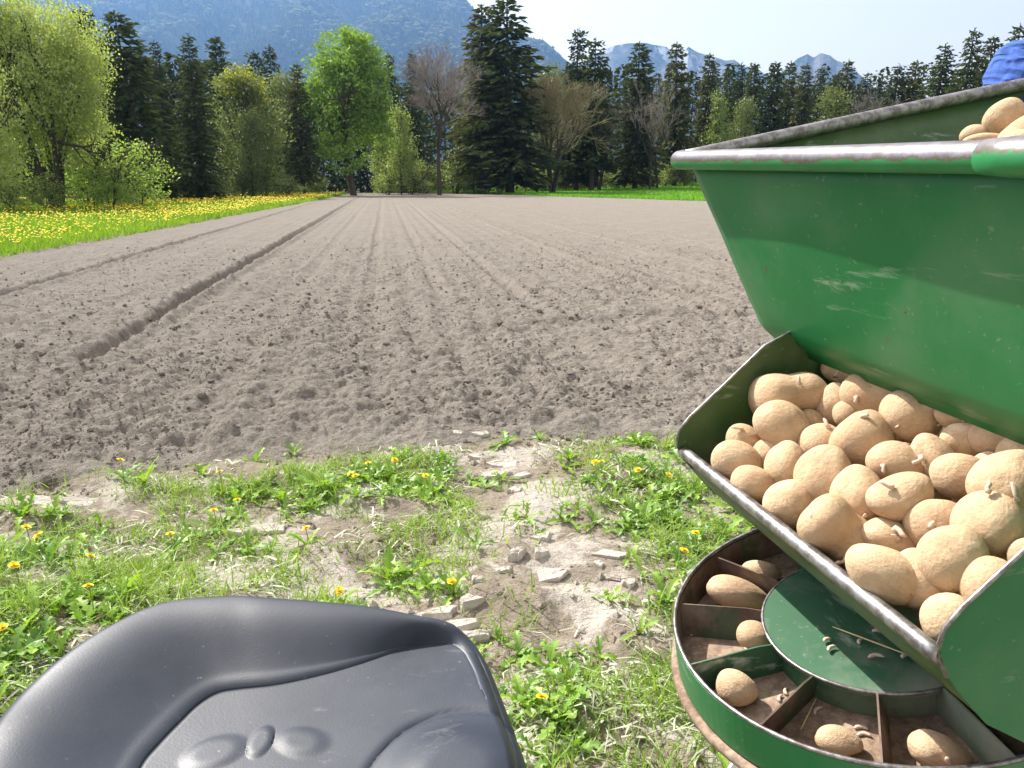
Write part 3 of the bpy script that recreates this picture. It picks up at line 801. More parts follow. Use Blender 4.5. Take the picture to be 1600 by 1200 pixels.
SPR = [spruce_mesh(18, 3.5, 0.10, 1.1, 11, MAT['spruce'], 1.15), spruce_mesh(18, 3.1, 0.06, 1.1, 12, MAT['spruce'], 1.1), spruce_mesh(18, 2.9, 0.16, 1.1, 13, MAT['spruce_brown'], 1.1),
       spruce_mesh(18, 3.5, 0.08, 1.0, 14, MAT['spruce'], 1.25), spruce_mesh(18, 2.6, 0.12, 1.0, 15, MAT['spruce'], 1.1)]
SPR += [spruce_mesh(18, 3.2, 0.14, 0.85, 16, MAT['spruce_brown'], 1.3), spruce_mesh(18, 2.8, 0.05, 1.2, 17, MAT['spruce'], 0.95), spruce_mesh(18, 3.3, 0.2, 0.8, 18, MAT['spruce'], 1.2)]
G_SPR = 'spruces along the wood edge'
rows = [  # px, top, distance, mesh, width, label
    (120, 14, 66, 0, 1.15, 'dark spruce rising behind the pale willow'),
    (193, 20, 60, 3, 1.35, 'broad blunt-topped dark spruce right of the pale willow'),
    (243, 64, 74, 1, 0.8, 'thin spruce tip between the broad blunt spruce and the next tall one'),
    (290, 54, 63, 1, 1.05, 'tall pointed spruce with bare lower trunk at the meadow edge'),
    (335, 58, 84, 0, 0.95, 'spruce behind the tree with the yellow-green top, left side'),
    (401, 82, 100, 4, 0.9, 'small far spruce right of the yellow-green treetop, left of a pair'),
    (421, 72, 102, 4, 0.9, 'small far spruce right of the yellow-green treetop, right of a pair'),
    (462, 100, 84, 4, 0.85, 'slim dark spruce just left of the big bright green tree'),
    (604, 84, 108, 1, 0.85, 'dark spruce peeping out right of the big bright green tree'),
    (640, 82, 112, 0, 0.85, 'spruce top behind the left side of the bare grey tree'),
    (752, 6, 99, 2, 1.15, 'left one of the two tallest spruces beside the bare grey tree'),
    (797, -2, 97, 3, 1.45, 'right and broadest of the two tallest spruces in the middle'),
    (905, 47, 112, 0, 1.05, 'tall spruce behind the brownish budding tree, left tip of a pair'),
    (930, 62, 109, 2, 1.1, 'olive brown spruce behind the budding tree, right tip of a pair'),
    (1001, 67, 112, 3, 1.1, 'broad single spruce midway between budding tree and green bin'),
    (1065, 67, 120, 0, 1.0, 'tall dark spruce directly above the bin\'s left rim corner'),
    (1107, 82, 124, 2, 0.9, 'loose pine-like spruce just right of the tall dark one over the rim corner'),
    (1142, 108, 130, 4, 0.9, 'slim spruce first in the long row above the bin'),
    (1158, 100, 142, 1, 0.9, 'second spruce in the long row above the bin'),
    (1181, 99, 136, 3, 0.9, 'third spruce in the long row above the bin'),
    (1210, 97, 138, 0, 0.9, 'fourth spruce in the long row above the bin, broad'),
    (1231, 97, 144, 1, 0.85, 'fifth spruce in the long row above the bin'),
    (1257, 101, 140, 2, 1.0, 'olive spruce left of the far double peak'),
    (1283, 107, 150, 4, 1.0, 'pointed spruce in front of the far double peak\'s left slope'),
    (1302, 117, 146, 3, 0.9, 'low spruce in front of the far double peak'),
    (1327, 95, 148, 0, 1.0, 'taller spruce in front of the far double peak\'s right slope'),
    (1360, 113, 152, 1, 1.0, 'spruce at the right foot of the far double peak'),
    (1378, 124, 158, 4, 1.0, 'lowest thin spruce right of the far double peak'),
    (1402, 102, 140, 4, 1.2, 'pointed spruce against open sky above the bin rim, left of two'),
    (1430, 96, 138, 4, 1.2, 'pointed spruce against open sky above the bin rim, right of two'),
    (1474, 70, 122, 1, 1.1, 'spruce left of the tallest one near the blue sleeve'),
    (1519, 46, 116, 3, 1.1, 'tallest spruce on the right, left of the blue sleeve'),
    (1548, 58, 120, 0, 0.9, 'spruce half hidden behind the blue sleeve'),
    (1594, 40, 118, 3, 1.1, 'spruce top at the right edge above the blue sleeve'),
]
for i, (px, top, Yd, k, w, lab) in enumerate(rows):
    if i % 2 and i not in (1, 3, 11): k = (5, 6, 7, 5, 6, 2, 7)[(i // 2) % 7]
    put_tree('spruce_tree', SPR[k], 18, px, top, Yd, lab, 'tree', G_SPR, w)

# big bright green broadleaf tree
big = leafy_mesh(18.5, [(0, 0, 11.5, 4.3, 4.3, 5.6), (-0.4, 0, 15.2, 3.5, 3.5, 3.2), (-2.6, -1, 8.5, 2.6, 2.6, 3.0), (2.3, 0.8, 9.0, 2.6, 2.6, 3.2), (1.2, -2.2, 12, 2.8, 2.8, 3.6), (-2.0, 1.4, 12.5, 2.9, 2.6, 3.5), (-1.2, -1.5, 5.0, 3.0, 2.6, 2.2), (1.9, 1.0, 14.5, 2.0, 2.2, 2.6), (3.5, 0, 6.6, 1.7, 1.7, 1.5), (-3.9, 0.4, 10.8, 1.4, 1.5, 1.6), (0.6, 0, 17.0, 1.7, 1.7, 1.2), (-3.2, -1, 5.6, 1.6, 1.5, 1.2)],
                 301, MAT['maple'], 760, 34, 0.33, 1, 0.42, 4, 0.2, 0.33, 0.40, 0.12, 0.45)
put_tree('maple_tree', big, 18.5, 540, 38, 87, 'big full bright green broadleaf tree alone at the field end', 'tree', None, 1.12, 0.4)
# willow on the left
will = leafy_mesh(13, [(0, 0, 8.2, 3.6, 3.6, 4.4), (-2.5, 0.5, 7, 2.6, 2.6, 3.5), (2.3, 0, 8.6, 2.3, 2.4, 3.0), (2.6, -0.6, 6.2, 1.8, 1.8, 1.8), (-1.2, -1, 10.3, 2.6, 2.6, 2.4), (0.8, 1, 4.4, 2.8, 2.4, 2.2), (-2.6, -1, 4, 2.2, 2.2, 2.2)],
                  311, MAT['willow'], 1000, 52, 0.165, 4, 0.2, 4, 0.9, 0.5, 0.36, 0.05, 0.42)
put_tree('willow_tree', will, 12.6, 38, -26, 44, 'pale yellow-green willow with dark forked stems at the left edge', 'tree', None, 1.0, 0.2)
wil2 = leafy_mesh(13, [(0, 0, 8.0, 3.2, 3.2, 4.6), (-1.5, 0.5, 5, 2.6, 2.6, 3.5), (1.6, 0, 5.0, 2.3, 2.4, 3.0), (0, 0, 3, 3, 3, 2.5)], 312, MAT['willow'], 420, 22, 0.24, 3, 0.2, 4, 0.9, 0.5, 0.4)
put_tree('willow_tree', wil2, 12.6, -60, 60, 38, 'pale willow cut off by the left edge of the picture', 'tree', None, 0.9)
# tree with the yellow-green top, and other part-leaved trees
yt = leafy_mesh(13, [(0, 0, 7.5, 3.6, 3.4, 4.2), (-0.5, 0, 10.8, 2.3, 2.3, 2.0), (1.6, 0.4, 5.0, 2.8, 2.6, 2.8), (-1.9, -0.6, 4.8, 2.4, 2.4, 2.6)], 321, MAT['dull'], 520, 20, 0.27, 2, 0.2, 4, 0.2, 0.45, 0.42)
yt2 = leafy_mesh(13, [(-0.4, 0, 11.2, 1.9, 1.9, 1.5), (0.6, 0, 10.0, 1.8, 1.6, 1.2)], 322, MAT['sunlit_top'], 130, 22, 0.25, 1, 0.05, 3, 0.1, 0.5, 0.33)  # upper crown in the lighter leaf colour, sunlight painted in
t = put_tree('broadleaf_tree', yt, 12.6, 378, 106, 74, 'broadleaf tree with sunlit yellow-green top left of the big green tree', 'tree', None, 1.05, 1.0)
c = bpy.data.objects.new('crown', yt2[0]); COL.objects.link(c); c.parent = t; c['label'] = 'yellow-green crown top with sunlight put into its leaf colour'
part = leafy_mesh(13, [(0, 0, 8, 2.6, 2.6, 4.4), (0.4, 0, 4.5, 2.4, 2.4, 3.4), (-0.6, 0.2, 11, 1.6, 1.6, 1.7)], 331, MAT['dull'], 330, 18, 0.26, 1, 0.16, 4, 0.2, 0.5, 0.45)
slim = leafy_mesh(13, [(0, 0, 5, 2.3, 2.3, 4.2), (0.1, 0, 9.5, 1.3, 1.3, 2.6)], 332, MAT['under'], 300, 18, 0.26, 1, 0.13, 3, 0.3, 0.5, 0.4)
for me, px, top, Yd, w, lab in [
    (part, 436, 112, 86, 1.0, 'thin grey-green budding tree left of the slim dark spruce'),
    (slim, 622, 150, 92, 0.95, 'slim yellowish green young tree right of the big green tree'),
    (slim, 596, 170, 98, 0.9, 'pale young tree touching the right side of the big green tree'),
    (part, 738, 130, 101, 0.7, 'leaning ivy-green thin tree left of the two tallest spruces'),
    (part, 862, 98, 118, 1.0, 'pale grey-green tree top behind the brownish budding tree'),
    (slim, 1122, 128, 122, 0.9, 'yellow-green young tree with thin pale trunk above the rim corner'),
    (part, 1168, 150, 124, 0.95, 'light green broadleaf tree low in the row above the bin'),
    (part, 1306, 134, 134, 1.1, 'lighter green rounded tree among the spruces above the bin'),
    (part, 385, 170, 70, 1.0, 'dull green broadleaf tree under the yellow-green treetop'),
]:
    put_tree('broadleaf_tree', me, 12.6, px, top, Yd, lab, 'tree', 'part-leaved trees at the wood edge', w)
# bare and budding trees
br1 = bare_mesh(15, 3.6, 409, MAT['twig'], 1, 5, 0.024, 0.40, 0.24)
br2 = bare_mesh(13, 3.8, 402, MAT['twig_green'], 5, 4, 0.026, 0.42, 0.14)
br3 = bare_mesh(13, 2.8, 403, MAT['twig'], 1, 4, 0.028, 0.42, 0.16)
for me, uh, px, top, Yd, w, lab, base in [
    (br1, 15, 692, 78, 90, 1.2, 'bare grey-brown tree with round crown and single dark trunk', 686),
    (br3, 13, 722, 84, 108, 0.9, 'bare pale tree behind the round-crowned bare one', None),
    (br2, 13, 876, 112, 100, 1.45, 'brownish budding tree with many forked stems from one foot', 863),
    (br3, 13, 1036, 108, 112, 1.0, 'bare brownish tree left of the tall dark spruce over the rim corner', None),
    (br3, 13, 1012, 150, 108, 1.1, 'low bare tree with dark trunk below the broad single spruce', 1015),
    (br3, 13, 398, 108, 96, 0.8, 'reddish bare treetop right of the yellow-green treetop', None),
    (br3, 13, 448, 126, 88, 0.9, 'bare thin tree between budding tree and slim dark spruce', None),
    (br3, 13, 1371, 142, 134, 1.0, 'pale bare tree low above the bin rim', None),
    (br2, 13, 940, 150, 110, 1.0, 'low tangled bare tree between budding tree and single spruce', None),
]:
    put_tree('bare_tree', me, uh, px, top, Yd, lab, 'tree', 'bare and budding trees', w, None, base)

# shrubs along the edge of the wood
sh = [leafy_mesh(4, [(0, 0, 1.9, 1.9, 1.9, 1.7), (-1.0, 0.3, 1.2, 1.3, 1.3, 1.2), (1.1, -0.2, 1.3, 1.3, 1.2, 1.3), (0.3, 0.3, 2.8, 1.1, 1.1, 0.9)], 501 + k, MAT[mt], 210, 16, 0.15, 5, 0.05, 3, 0.1, 0.5, 0.22, 0.05, 0.5) for k, mt in enumerate(('bush', 'under', 'dull'))]
for k, px, top, Yd, w, lab in [
    (0, 128, 218, 46, 1.3, 'large light green bush right of the willow'),
    (0, 203, 214, 49, 1.0, 'upright light green bush, rightmost before the dark spruces'),
    (1, 65, 270, 42, 1.2, 'low dark green shrub under the willow'),
    (0, 165, 255, 45, 1.1, 'low yellowish bush between the two light green ones'),
    (0, 10, 285, 39, 1.2, 'low green shrub at the foot of the willow by the left edge'),
    (2, 275, 268, 62, 1.1, 'dark low shrub under the tall pointed spruce'),
    (2, 320, 255, 66, 1.2, 'dark bush right of the tall pointed spruce trunk'),
    (2, 372, 262, 70, 1.2, 'shrub below the yellow-green treetop at the meadow edge'),
    (1, 410, 255, 72, 1.1, 'green shrub at the end of the flowering meadow'),
    (2, 445, 270, 78, 1.2, 'bluish green shrub left of the big green tree'),
    (1, 490, 268, 90, 1.2, 'shrub behind the left side of the big green tree'),
    (1, 605, 266, 92, 1.3, 'grey-green shrub right of the big green tree trunk'),
    (2, 640, 258, 94, 1.1, 'dark shrub left of the bare grey tree trunk'),
    (1, 663, 250, 101, 1.3, 'pale green shrub behind the bare grey tree trunk'),
    (1, 712, 240, 102, 1.4, 'pale green shrub right of the bare grey tree trunk'),
    (1, 745, 258, 104, 1.2, 'pale shrub left of the tallest spruce trunks'),
    (0, 782, 255, 110, 1.3, 'yellow-green shrub seen between the tallest spruce trunks'),
    (0, 822, 256, 112, 1.3, 'yellow-green shrub right of the tallest spruce trunks'),
    (0, 850, 262, 112, 1.0, 'yellow-green shrub left of the forked budding tree'),
    (1, 885, 262, 114, 1.3, 'pale green shrub right of the forked budding tree'),
    (1, 925, 258, 115, 1.4, 'pale green shrub below the olive brown spruce'),
    (1, 965, 262, 116, 1.3, 'pale green shrub left of the broad single spruce'),
    (2, 1000, 262, 117, 1.2, 'dull shrub below the broad single spruce'),
    (1, 1040, 256, 118, 1.3, 'pale green shrub near the rim corner, left one'),
    (1, 1072, 262, 119, 1.2, 'pale green shrub near the rim corner, right one'),
    (0, 1110, 266, 118, 1.2, 'green shrub hidden partly by the bin\'s rim corner'),
]:
    put_tree('shrub', sh[k], 3.6, px, top, Yd, lab, 'shrub', 'shrubs along the wood edge', w)

# the wood behind the front trees reads as one dark mass
A = Acc(); g = np.random.default_rng(77)
C = []; D = []; L = []; Wd = []; TA = []; TB = []; TR = []
for px in np.linspace(-420, 1750, 190):
    Yd = np.interp(px, [-400, 200, 500, 800, 1100, 1500, 1750], [70, 88, 112, 128, 142, 170, 150]) + g.uniform(-4, 14)
    topy = np.interp(px, [-400, 0, 240, 330, 430, 560, 650, 740, 880, 1000, 1130, 1250, 1400, 1500, 1750], [50, 50, 85, 95, 118, 122, 130, 115, 112, 112, 108, 108, 118, 95, 70]) + g.uniform(-6, 36)
    r = P(px, topy); k = Yd / r[1]; X = r[0] * k; hgt = CAM_H + r[2] * k
    zg = float(terrain(np.array(X), np.array(Yd)))
    TA.append((X, Yd, zg - .2)); TB.append((X, Yd, zg + hgt * 0.9)); TR.append(0.17)
    nn = 370
    f = g.uniform(0, 1, nn) ** 0.85
    rad = (1 - f) ** 0.7 * g.uniform(2.0, 3.0) * g.uniform(0.2, 1.1, nn); a = g.uniform(0, 6.28, nn)
    C.append(np.stack([X + rad * np.cos(a), Yd + rad * np.sin(a), zg + hgt * np.where(g.uniform(0, 1, nn) < 0.16, 0.16 * f, 0.08 + 0.92 * f)], 1))
    D.append(np.stack([np.cos(a), np.sin(a), g.uniform(-1, .2, nn)], 1)); L.append(g.uniform(0.6, 1.2, nn)); Wd.append(g.uniform(0.3, 0.6, nn))
C = np.concatenate(C); V, F = kites(C, np.concatenate(D), np.concatenate(L), np.concatenate(Wd))
o = mk('woodland', V, F, MAT['spruce'], attr={'tint': ('FACE', g.uniform(0, 0.7, len(F)))})
tag(o, 'dark conifer wood closing the gaps behind the front trees', 'wood', kind='stuff')
V, F = seg_tubes(np.array(TA, float), np.array(TB, float), np.array(TR), np.array(TR) * 0.3, 5)
c = mk('trunk', V, F, MAT['bark'], o); c['kind'] = 'stuff'

# ------------------------------------------------------------------ haze: the valley air
bx = box(0, 2300, 590, 14000, 6400, 1200)
haze = mk('haze', bx[0], bx[1], None)
tag(haze, 'thin blue valley haze over the whole scene', 'haze', kind='stuff')
m = M('valley_haze')
m.t.nodes.remove(m.b)
pv = m.n('ShaderNodeVolumePrincipled')
pv.inputs['Color'].default_value = (0.27, 0.52, 1.0, 1)
pv.inputs['Density'].default_value = 1.05e-4
pv.inputs['Anisotropy'].default_value = 0.5
m.l(pv.outputs[0], m.out.inputs['Volume'])
haze.data.materials.append(m.m)

# ------------------------------------------------------------------ clods on the field: nobody could count them
def lumps(x, y, z, size, sub, flat, seed):
    g = np.random.default_rng(seed); n = len(x)
    if sub: bv, bf = ico(sub)
    else: bv, bf = np.array([(1, 0, 0), (0, 1, 0), (-1, 0, 0), (0, -1, 0), (0, 0, 1), (0, 0, -1.0)]), np.array([(0, 1, 4), (1, 2, 4), (2, 3, 4), (3, 0, 4), (1, 0, 5), (2, 1, 5), (3, 2, 5), (0, 3, 5)])
    m = len(bv)
    V = np.repeat(bv[None], n, 0) * g.uniform(0.62, 1.3, (n, m, 1)) ** (1.0 if sub == 0 else 0.55)
    V *= g.uniform(0.7, 1.3, (n, 1, 3))
    V[:, :, 2] *= flat
    a = g.uniform(0, 6.28, n); ca, sa = np.cos(a)[:, None], np.sin(a)[:, None]
    X = V[:, :, 0] * ca - V[:, :, 1] * sa; Y = V[:, :, 0] * sa + V[:, :, 1] * ca
    V = np.stack([X, Y, V[:, :, 2]], -1) * size[:, None, None] + np.stack([x, y, z], 1)[:, None]
    F = (np.arange(n)[:, None, None] * m + bf[None]).reshape(-1, 3)
    return V.reshape(-1, 3), F
g = np.random.default_rng(5)
n = 46000
rr = 3.0 * np.exp(g.uniform(0, 1, n) ** 1.15 * math.log(30 / 3.0)); aa = np.radians(g.uniform(-48, 30, n))
x, y = rr * np.sin(aa), rr * np.cos(aa)
dn = y - near_edge(x)
k = (dn > -0.12) & (x > meadow_edge(y) + 0.2) & (grain_line(x, y) < 0) & (fbm(x * 1.2, y * 0.6, 47, 3) + g.uniform(-.25, .2, n) > 0.44)
x, y, rr = x[k], y[k], rr[k]
size = np.minimum(0.030, 0.005 + g.exponential(0.0040, len(x))) * (0.85 + 0.025 * rr) * sstep(32, 14, rr)
z = field_z(x, y, np.full_like(x, 0.02)) * sstep(-0.05, 0.5, y - near_edge(x)) + size * 0.15
V, F = lumps(x, y, z, size, 0, 0.7, 6)
nb = 2200
rb = 3.0 * np.exp(g.uniform(0, 1, nb) * math.log(11 / 3.0)); ab = np.radians(g.uniform(-46, 28, nb))
xb, yb = rb * np.sin(ab), rb * np.cos(ab)
k = (yb - near_edge(xb) > -0.02) & (fbm(xb * 1.6, yb * 0.8, 49, 3) + g.uniform(-.2, .2, nb) > 0.47)
xb, yb = xb[k], yb[k]
sb = 0.008 + g.exponential(0.007, len(xb)); sb = np.minimum(sb, 0.036)
xh = g.uniform(-0.1, 3.3, 150); yh = 8.02 + 0.25 * xh + 0.25 * np.sin(xh * 1.3) + g.normal(0, 0.06, 150)      # turned-up clods along the cross track
xb = np.concatenate([xb, xh]); yb = np.concatenate([yb, yh]); sb = np.concatenate([sb, g.uniform(0.015, 0.045, 150)]); zb = field_z(xb, yb, np.full_like(xb, 0.02)) * sstep(-0.05, 0.5, yb - near_edge(xb)) + sb * 0.2
V2, F2 = lumps(xb, yb, zb, sb, 1, 0.65, 8)
o = mk('soil_clods', np.vstack([V, V2]), np.vstack([F, F2 + len(V)]), MAT['clod'])
tag(o, 'loose crumbs and clods of earth over the field', 'clods', kind='stuff')

# crumbs of dry mud in the verge
n = 9000
x = g.uniform(-3.6, 3.2, n); y = g.uniform(0.9, 4.6, n)
k = (y < near_edge(x) + 0.1) & (fbm(x * 1.7, y * 1.7, 87, 3) + g.uniform(-.2, .2, n) > 0.47)
x, y = x[k], y[k]; size = np.minimum(0.028, 0.004 + g.exponential(0.0045, len(x)))
V, F = lumps(x, y, verge_z(x, y) + size * 0.2, size, 0, 0.6, 9)
o = mk('mud_crumbs', V, F, MAT['verge'])
tag(o, 'crumbs of dried mud among the verge grass', 'crumbs', kind='stuff')

# ------------------------------------------------------------------ mud slabs one can pick out
def slab(px, py, w, d, h, rot, seed, label, mat='slab'):
    g = np.random.default_rng(seed)
    c = ground_at(px, py); c[2] = float(verge_z(np.array(c[0]), np.array(c[1])))
    n = 11; an = np.sort(g.uniform(0, 2 * math.pi, n))
    rad = g.uniform(0.6, 1.12, n)
    ring = np.stack([np.cos(an) * rad * w / 2, np.sin(an) * rad * d / 2], 1)
    h = h * 0.6; w = w * 1.35; d = d * 1.3
    lv = [(1.0, -0.8), (1.03, 0.3), (0.98, 0.85), (0.86, 1.0), (0.45, 1.0)]
    V = []
    for s_, zz in lv:
        jit = g.uniform(0.93, 1.07, (n, 1))
        V.append(np.column_stack([ring * s_ * jit, np.full(n, zz * h) + g.normal(0, h * 0.10, n)]))
    V = np.vstack(V + [np.array([[0, 0, 1.0 * h]])])
    tilt = g.normal(0, 0.10, 2); V[:, 2] += V[:, 0] * tilt[0] + V[:, 1] * tilt[1]
    ca, sa = math.cos(rot), math.sin(rot)
    V = np.column_stack([V[:, 0] * ca - V[:, 1] * sa, V[:, 0] * sa + V[:, 1] * ca, V[:, 2]]) + c
    k = (len(lv) - 1) * n; j = np.arange(n)
    o = mk('mud_slab', V, [np.stack([k + j, k + (j + 1) % n, np.full(n, k + n)], 1), gridF(len(lv), n, True)], MAT[mat], org=c)
    tag(o, label, 'mud', 'dried mud slabs on the verge', 'thing')
for i, a in enumerate([
    (748, 684, 0.13, 0.085, 0.05, 0.5, 'pale angular mud block lying on the field edge'),
    (715, 682, 0.10, 0.075, 0.045, 0.1, 'grey clod left of the pale angular mud block'),
    (690, 672, 0.05, 0.05, 0.035, 0.1, 'small dark clod left of the grey clod at the field edge'),
    (868, 693, 0.07, 0.06, 0.04, 0.3, 'rounded earth clod right of the small seedling'),
    (745, 716, 0.17, 0.07, 0.018, 0.1, 'flat pale mud flake below the angular block'),
    (700, 728, 0.13, 0.07, 0.02, -0.2, 'pale mud flake left end of the crusted strip'),
    (790, 724, 0.20, 0.12, 0.02, 0.2, 'large pale mud crust at the top of the bare strip'),
    (770, 742, 0.20, 0.10, 0.022, 0.3, 'cracked pale crust below the large one'),
    (815, 742, 0.14, 0.09, 0.02, 0.9, 'pale crust piece right in the cracked strip'),
    (805, 768, 0.09, 0.07, 0.025, 0.9, 'small mud piece in the middle of the bare strip'),
    (755, 812, 0.07, 0.05, 0.03, -0.6, 'small bright mud chip above the rutted patch'),
    (845, 845, 0.09, 0.07, 0.03, 0.4, 'bright squarish mud chip in the bare patch'),
    (812, 880, 0.14, 0.07, 0.06, 0.7, 'ridge-like lump of pressed mud beside the flat smooth slab'),
    (785, 905, 0.10, 0.06, 0.035, 0.6, 'mud lump left of the pressed ridge'),
    (860, 905, 0.15, 0.11, 0.02, 0.2, 'flat smooth slab of mud in the middle of the verge'),
    (845, 877, 0.09, 0.06, 0.035, 0.0, 'mud lump behind the flat smooth slab'),
    (702, 915, 0.12, 0.06, 0.03, 0.1, 'pale slab with a dandelion in front of it'),
    (748, 922, 0.06, 0.04, 0.03, 0.4, 'small pale lump right of the dandelion slab'),
    (690, 962, 0.14, 0.06, 0.045, 0.12, 'long whitish mud slab just behind the seat, left half'),
    (735, 952, 0.10, 0.06, 0.055, 0.2, 'long whitish mud slab just behind the seat, right half'),
    (720, 985, 0.16, 0.06, 0.03, 0.1, 'shaded mud lump under the long whitish slab'),
    (740, 1000, 0.12, 0.06, 0.035, 0.2, 'whitish lump at the right corner of the seat'),
    (935, 885, 0.06, 0.05, 0.02, 0.6, 'pale three-cornered mud flake right of the flat smooth slab'),
    (955, 868, 0.16, 0.09, 0.015, -0.2, 'crumbly pale crust right of centre'),
    (1025, 865, 0.08, 0.05, 0.02, 0.2, 'small mud flake left of the turntable'),
    (985, 915, 0.06, 0.05, 0.03, 0.2, 'whitish clod left of the turntable'),
    (815, 1178, 0.16, 0.14, 0.03, 0.1, 'whitish slab showing beside the right edge of the seat'),
    (410, 930, 0.10, 0.06, 0.03, 0.1, 'mud lump just behind the top of the seat'),
    (245, 885, 0.10, 0.06, 0.035, 0.2, 'grey mud lump among the grass left of the seat top'),
    (420, 830, 0.20, 0.10, 0.03, 0.1, 'cracked mud crust in the grass left of centre'),
    (375, 838, 0.14, 0.08, 0.035, 0.3, 'mud crust piece with deep cracks left of centre'),
    (60, 790, 0.42, 0.14, 0.015, 0.35, 'long bare crust at the left end of the field edge'),
    (140, 782, 0.30, 0.12, 0.015, 0.35, 'bare crust right of the long one at the field edge'),
]):
    slab(*a[:6], 600 + i, a[6])

# ------------------------------------------------------------------ verge grass and weeds
BLOBS = [(120, 900, 260, 140, 1.0), (330, 760, 150, 60, 0.7), (560, 760, 170, 70, 1.0), (640, 800, 110, 50, 0.8), (420, 880, 160, 70, 0.6), (600, 900, 130, 70, 0.8), (1050, 790, 170, 90, 1.0), (1150, 760, 120, 90, 0.9),
         (930, 760, 80, 45, 0.5), (960, 1050, 170, 110, 1.0), (880, 1150, 200, 90, 1.0), (1040, 1120, 160, 120, 0.9), (1000, 940, 60, 80, 0.35), (0, 1050, 160, 160, 1.0), (100, 840, 160, 40, 0.6), (700, 770, 60, 40, 0.5), (520, 930, 200, 40, 0.8), (800, 1010, 60, 80, 0.4), (1250, 900, 100, 140, 0.9)]
BARE = [(800, 740, 90, 60), (840, 890, 110, 70), (720, 960, 90, 40), (60, 790, 140, 22), (930, 870, 60, 50), (420, 830, 60, 25), (960, 960, 60, 60)]
def lush(x, y):
    px, py = project(x, y, np.zeros_like(x))
    d = np.zeros_like(x)
    for bx_, by_, rx, ry, w in BLOBS:
        d = np.maximum(d, w * np.exp(-(((px - bx_) / rx) ** 2 + ((py - by_) / ry) ** 2) * 0.9))
    for bx_, by_, rx, ry in BARE:
        d *= 1 - 0.85 * np.exp(-((px - bx_) / rx) ** 2 - ((py - by_) / ry) ** 2)
    d = np.where((px < -150) | (px > 1500) | (py > 1250), 0.75, d)
    return d * sstep(0.15, -0.2, y - near_edge(x) + 0.3 * (fbm(x * 1.3, y * 1.3, 91, 4) - 0.5))
n = 190000
x = g.uniform(-4.2, 4.0, n); y = g.uniform(0.15, 4.9, n)
clump = fbm(x * 4.5, y * 4.5, 95, 3)
k = np.minimum(1, 1.25 * lush(x, y)) * sstep(0.30, 0.56, clump) > g.uniform(0, 1, n)
x, y, cl = x[k], y[k], clump[k]
hgt = g.uniform(0.03, 0.10, len(x)) * (0.6 + 1.3 * sstep(0.45, 0.7, cl))
V, F, m_ = blades(x, y, verge_z(x, y) - 0.005, hgt, g.uniform(0.0035, 0.0095, len(x)), g.uniform(0.2, 1.5, len(x)), 2, 0.75)
o = mk('verge_grass', V, F, MAT['grass'], attr={'tint': ('POINT', np.repeat(np.clip(g.uniform(0, 1, len(x)) * 0.7 + (cl - .4), 0, 1), m_))})
tag(o, 'short green grass tufts covering the verge', 'grass', kind='stuff')

# withered cuttings lying flat
n = 36000
x = g.uniform(-4.0, 3.6, n); y = g.uniform(0.8, 4.7, n)
k = (lush(x, y) * 0.75 + 0.16) * sstep(0.4, 0.6, fbm(x * 3.3, y * 3.3, 97, 3)) * sstep(0.1, -0.15, y - near_edge(x)) > g.uniform(0, 1, n)
x, y = x[k], y[k]; n = len(x)
a = g.uniform(0, 6.28, n); L = g.uniform(0.03, 0.11, n); z = verge_z(x, y) + g.uniform(0.004, 0.028, n)
w = g.uniform(0.0025, 0.008, n)
dx, dy = np.cos(a), np.sin(a)
p0 = np.stack([x, y, z], 1); p1 = p0 + np.stack([dx * L * .5, dy * L * .5, g.uniform(0, 0.02, n)], 1); p2 = p0 + np.stack([dx * L + g.normal(0, .01, n), dy * L, g.normal(0, 0.008, n)], 1)
sd = np.stack([-dy, dx, g.normal(0, .4, n)], 1) * w[:, None] / 2
V = np.stack([p0 - sd, p0 + sd, p1 + sd, p1 - sd, p2], 1).reshape(-1, 3); i0 = np.arange(n)[:, None] * 5
o = mk('grass_cuttings', V, [i0 + np.array([3, 2, 4]), i0 + np.array([0, 1, 2, 3])], MAT['litter'], attr={'tint': ('POINT', np.repeat(g.uniform(0, 1, n), 5))})
tag(o, 'pale withered grass cuttings strewn over the verge', 'litter', kind='stuff')

def rosette(A, T, c, nleaf, L, g, up=0.5):
    """dandelion leaves: toothed strips arching out from the crown"""
    for q in range(nleaf):
        a = 6.283 * q / nleaf + g.uniform(-.4, .4); l = L * g.uniform(0.65, 1.15); e = up * g.uniform(0.4, 1.5)
        ns = 9; t = np.linspace(0, 1, ns)
        rad = l * (t * math.cos(min(1.2, e)) + 0.06 * t * t); zz = l * (math.sin(min(1.3, e)) * t - 0.45 * t ** 2.2 * g.uniform(0.5, 1.4))
        wd = 0.135 * l * np.sin(np.pi * np.clip(t * 0.82 + 0.14, 0, 1)) ** 0.8 * np.where(np.arange(ns) % 2 == 0, 0.40, 1.45) * (0.35 + 0.9 * t); wd[-1] = 0.004; wd[0] = 0.006
        cx = c[0] + rad * math.cos(a); cy = c[1] + rad * math.sin(a)
        tw = g.normal(0, 0.25)
        sx, sy = -math.sin(a), math.cos(a)
        Lf = np.stack([cx + sx * wd, cy + sy * wd, c[2] + zz + wd * (0.35 + tw)], 1); Mid = np.stack([cx, cy, c[2] + zz], 1); Rt = np.stack([cx - sx * wd, cy - sy * wd, c[2] + zz + wd * (0.35 - tw)], 1)
        V = np.stack([Lf, Mid, Rt], 1).reshape(-1, 3)
        A.add(V, gridF(ns, 3)); T.append(np.full(len(V), g.uniform(0, 1)))
A = Acc(); T = []
n = 5200
x = g.uniform(-4.2, 3.8, n); y = g.uniform(0.5, 4.9, n)
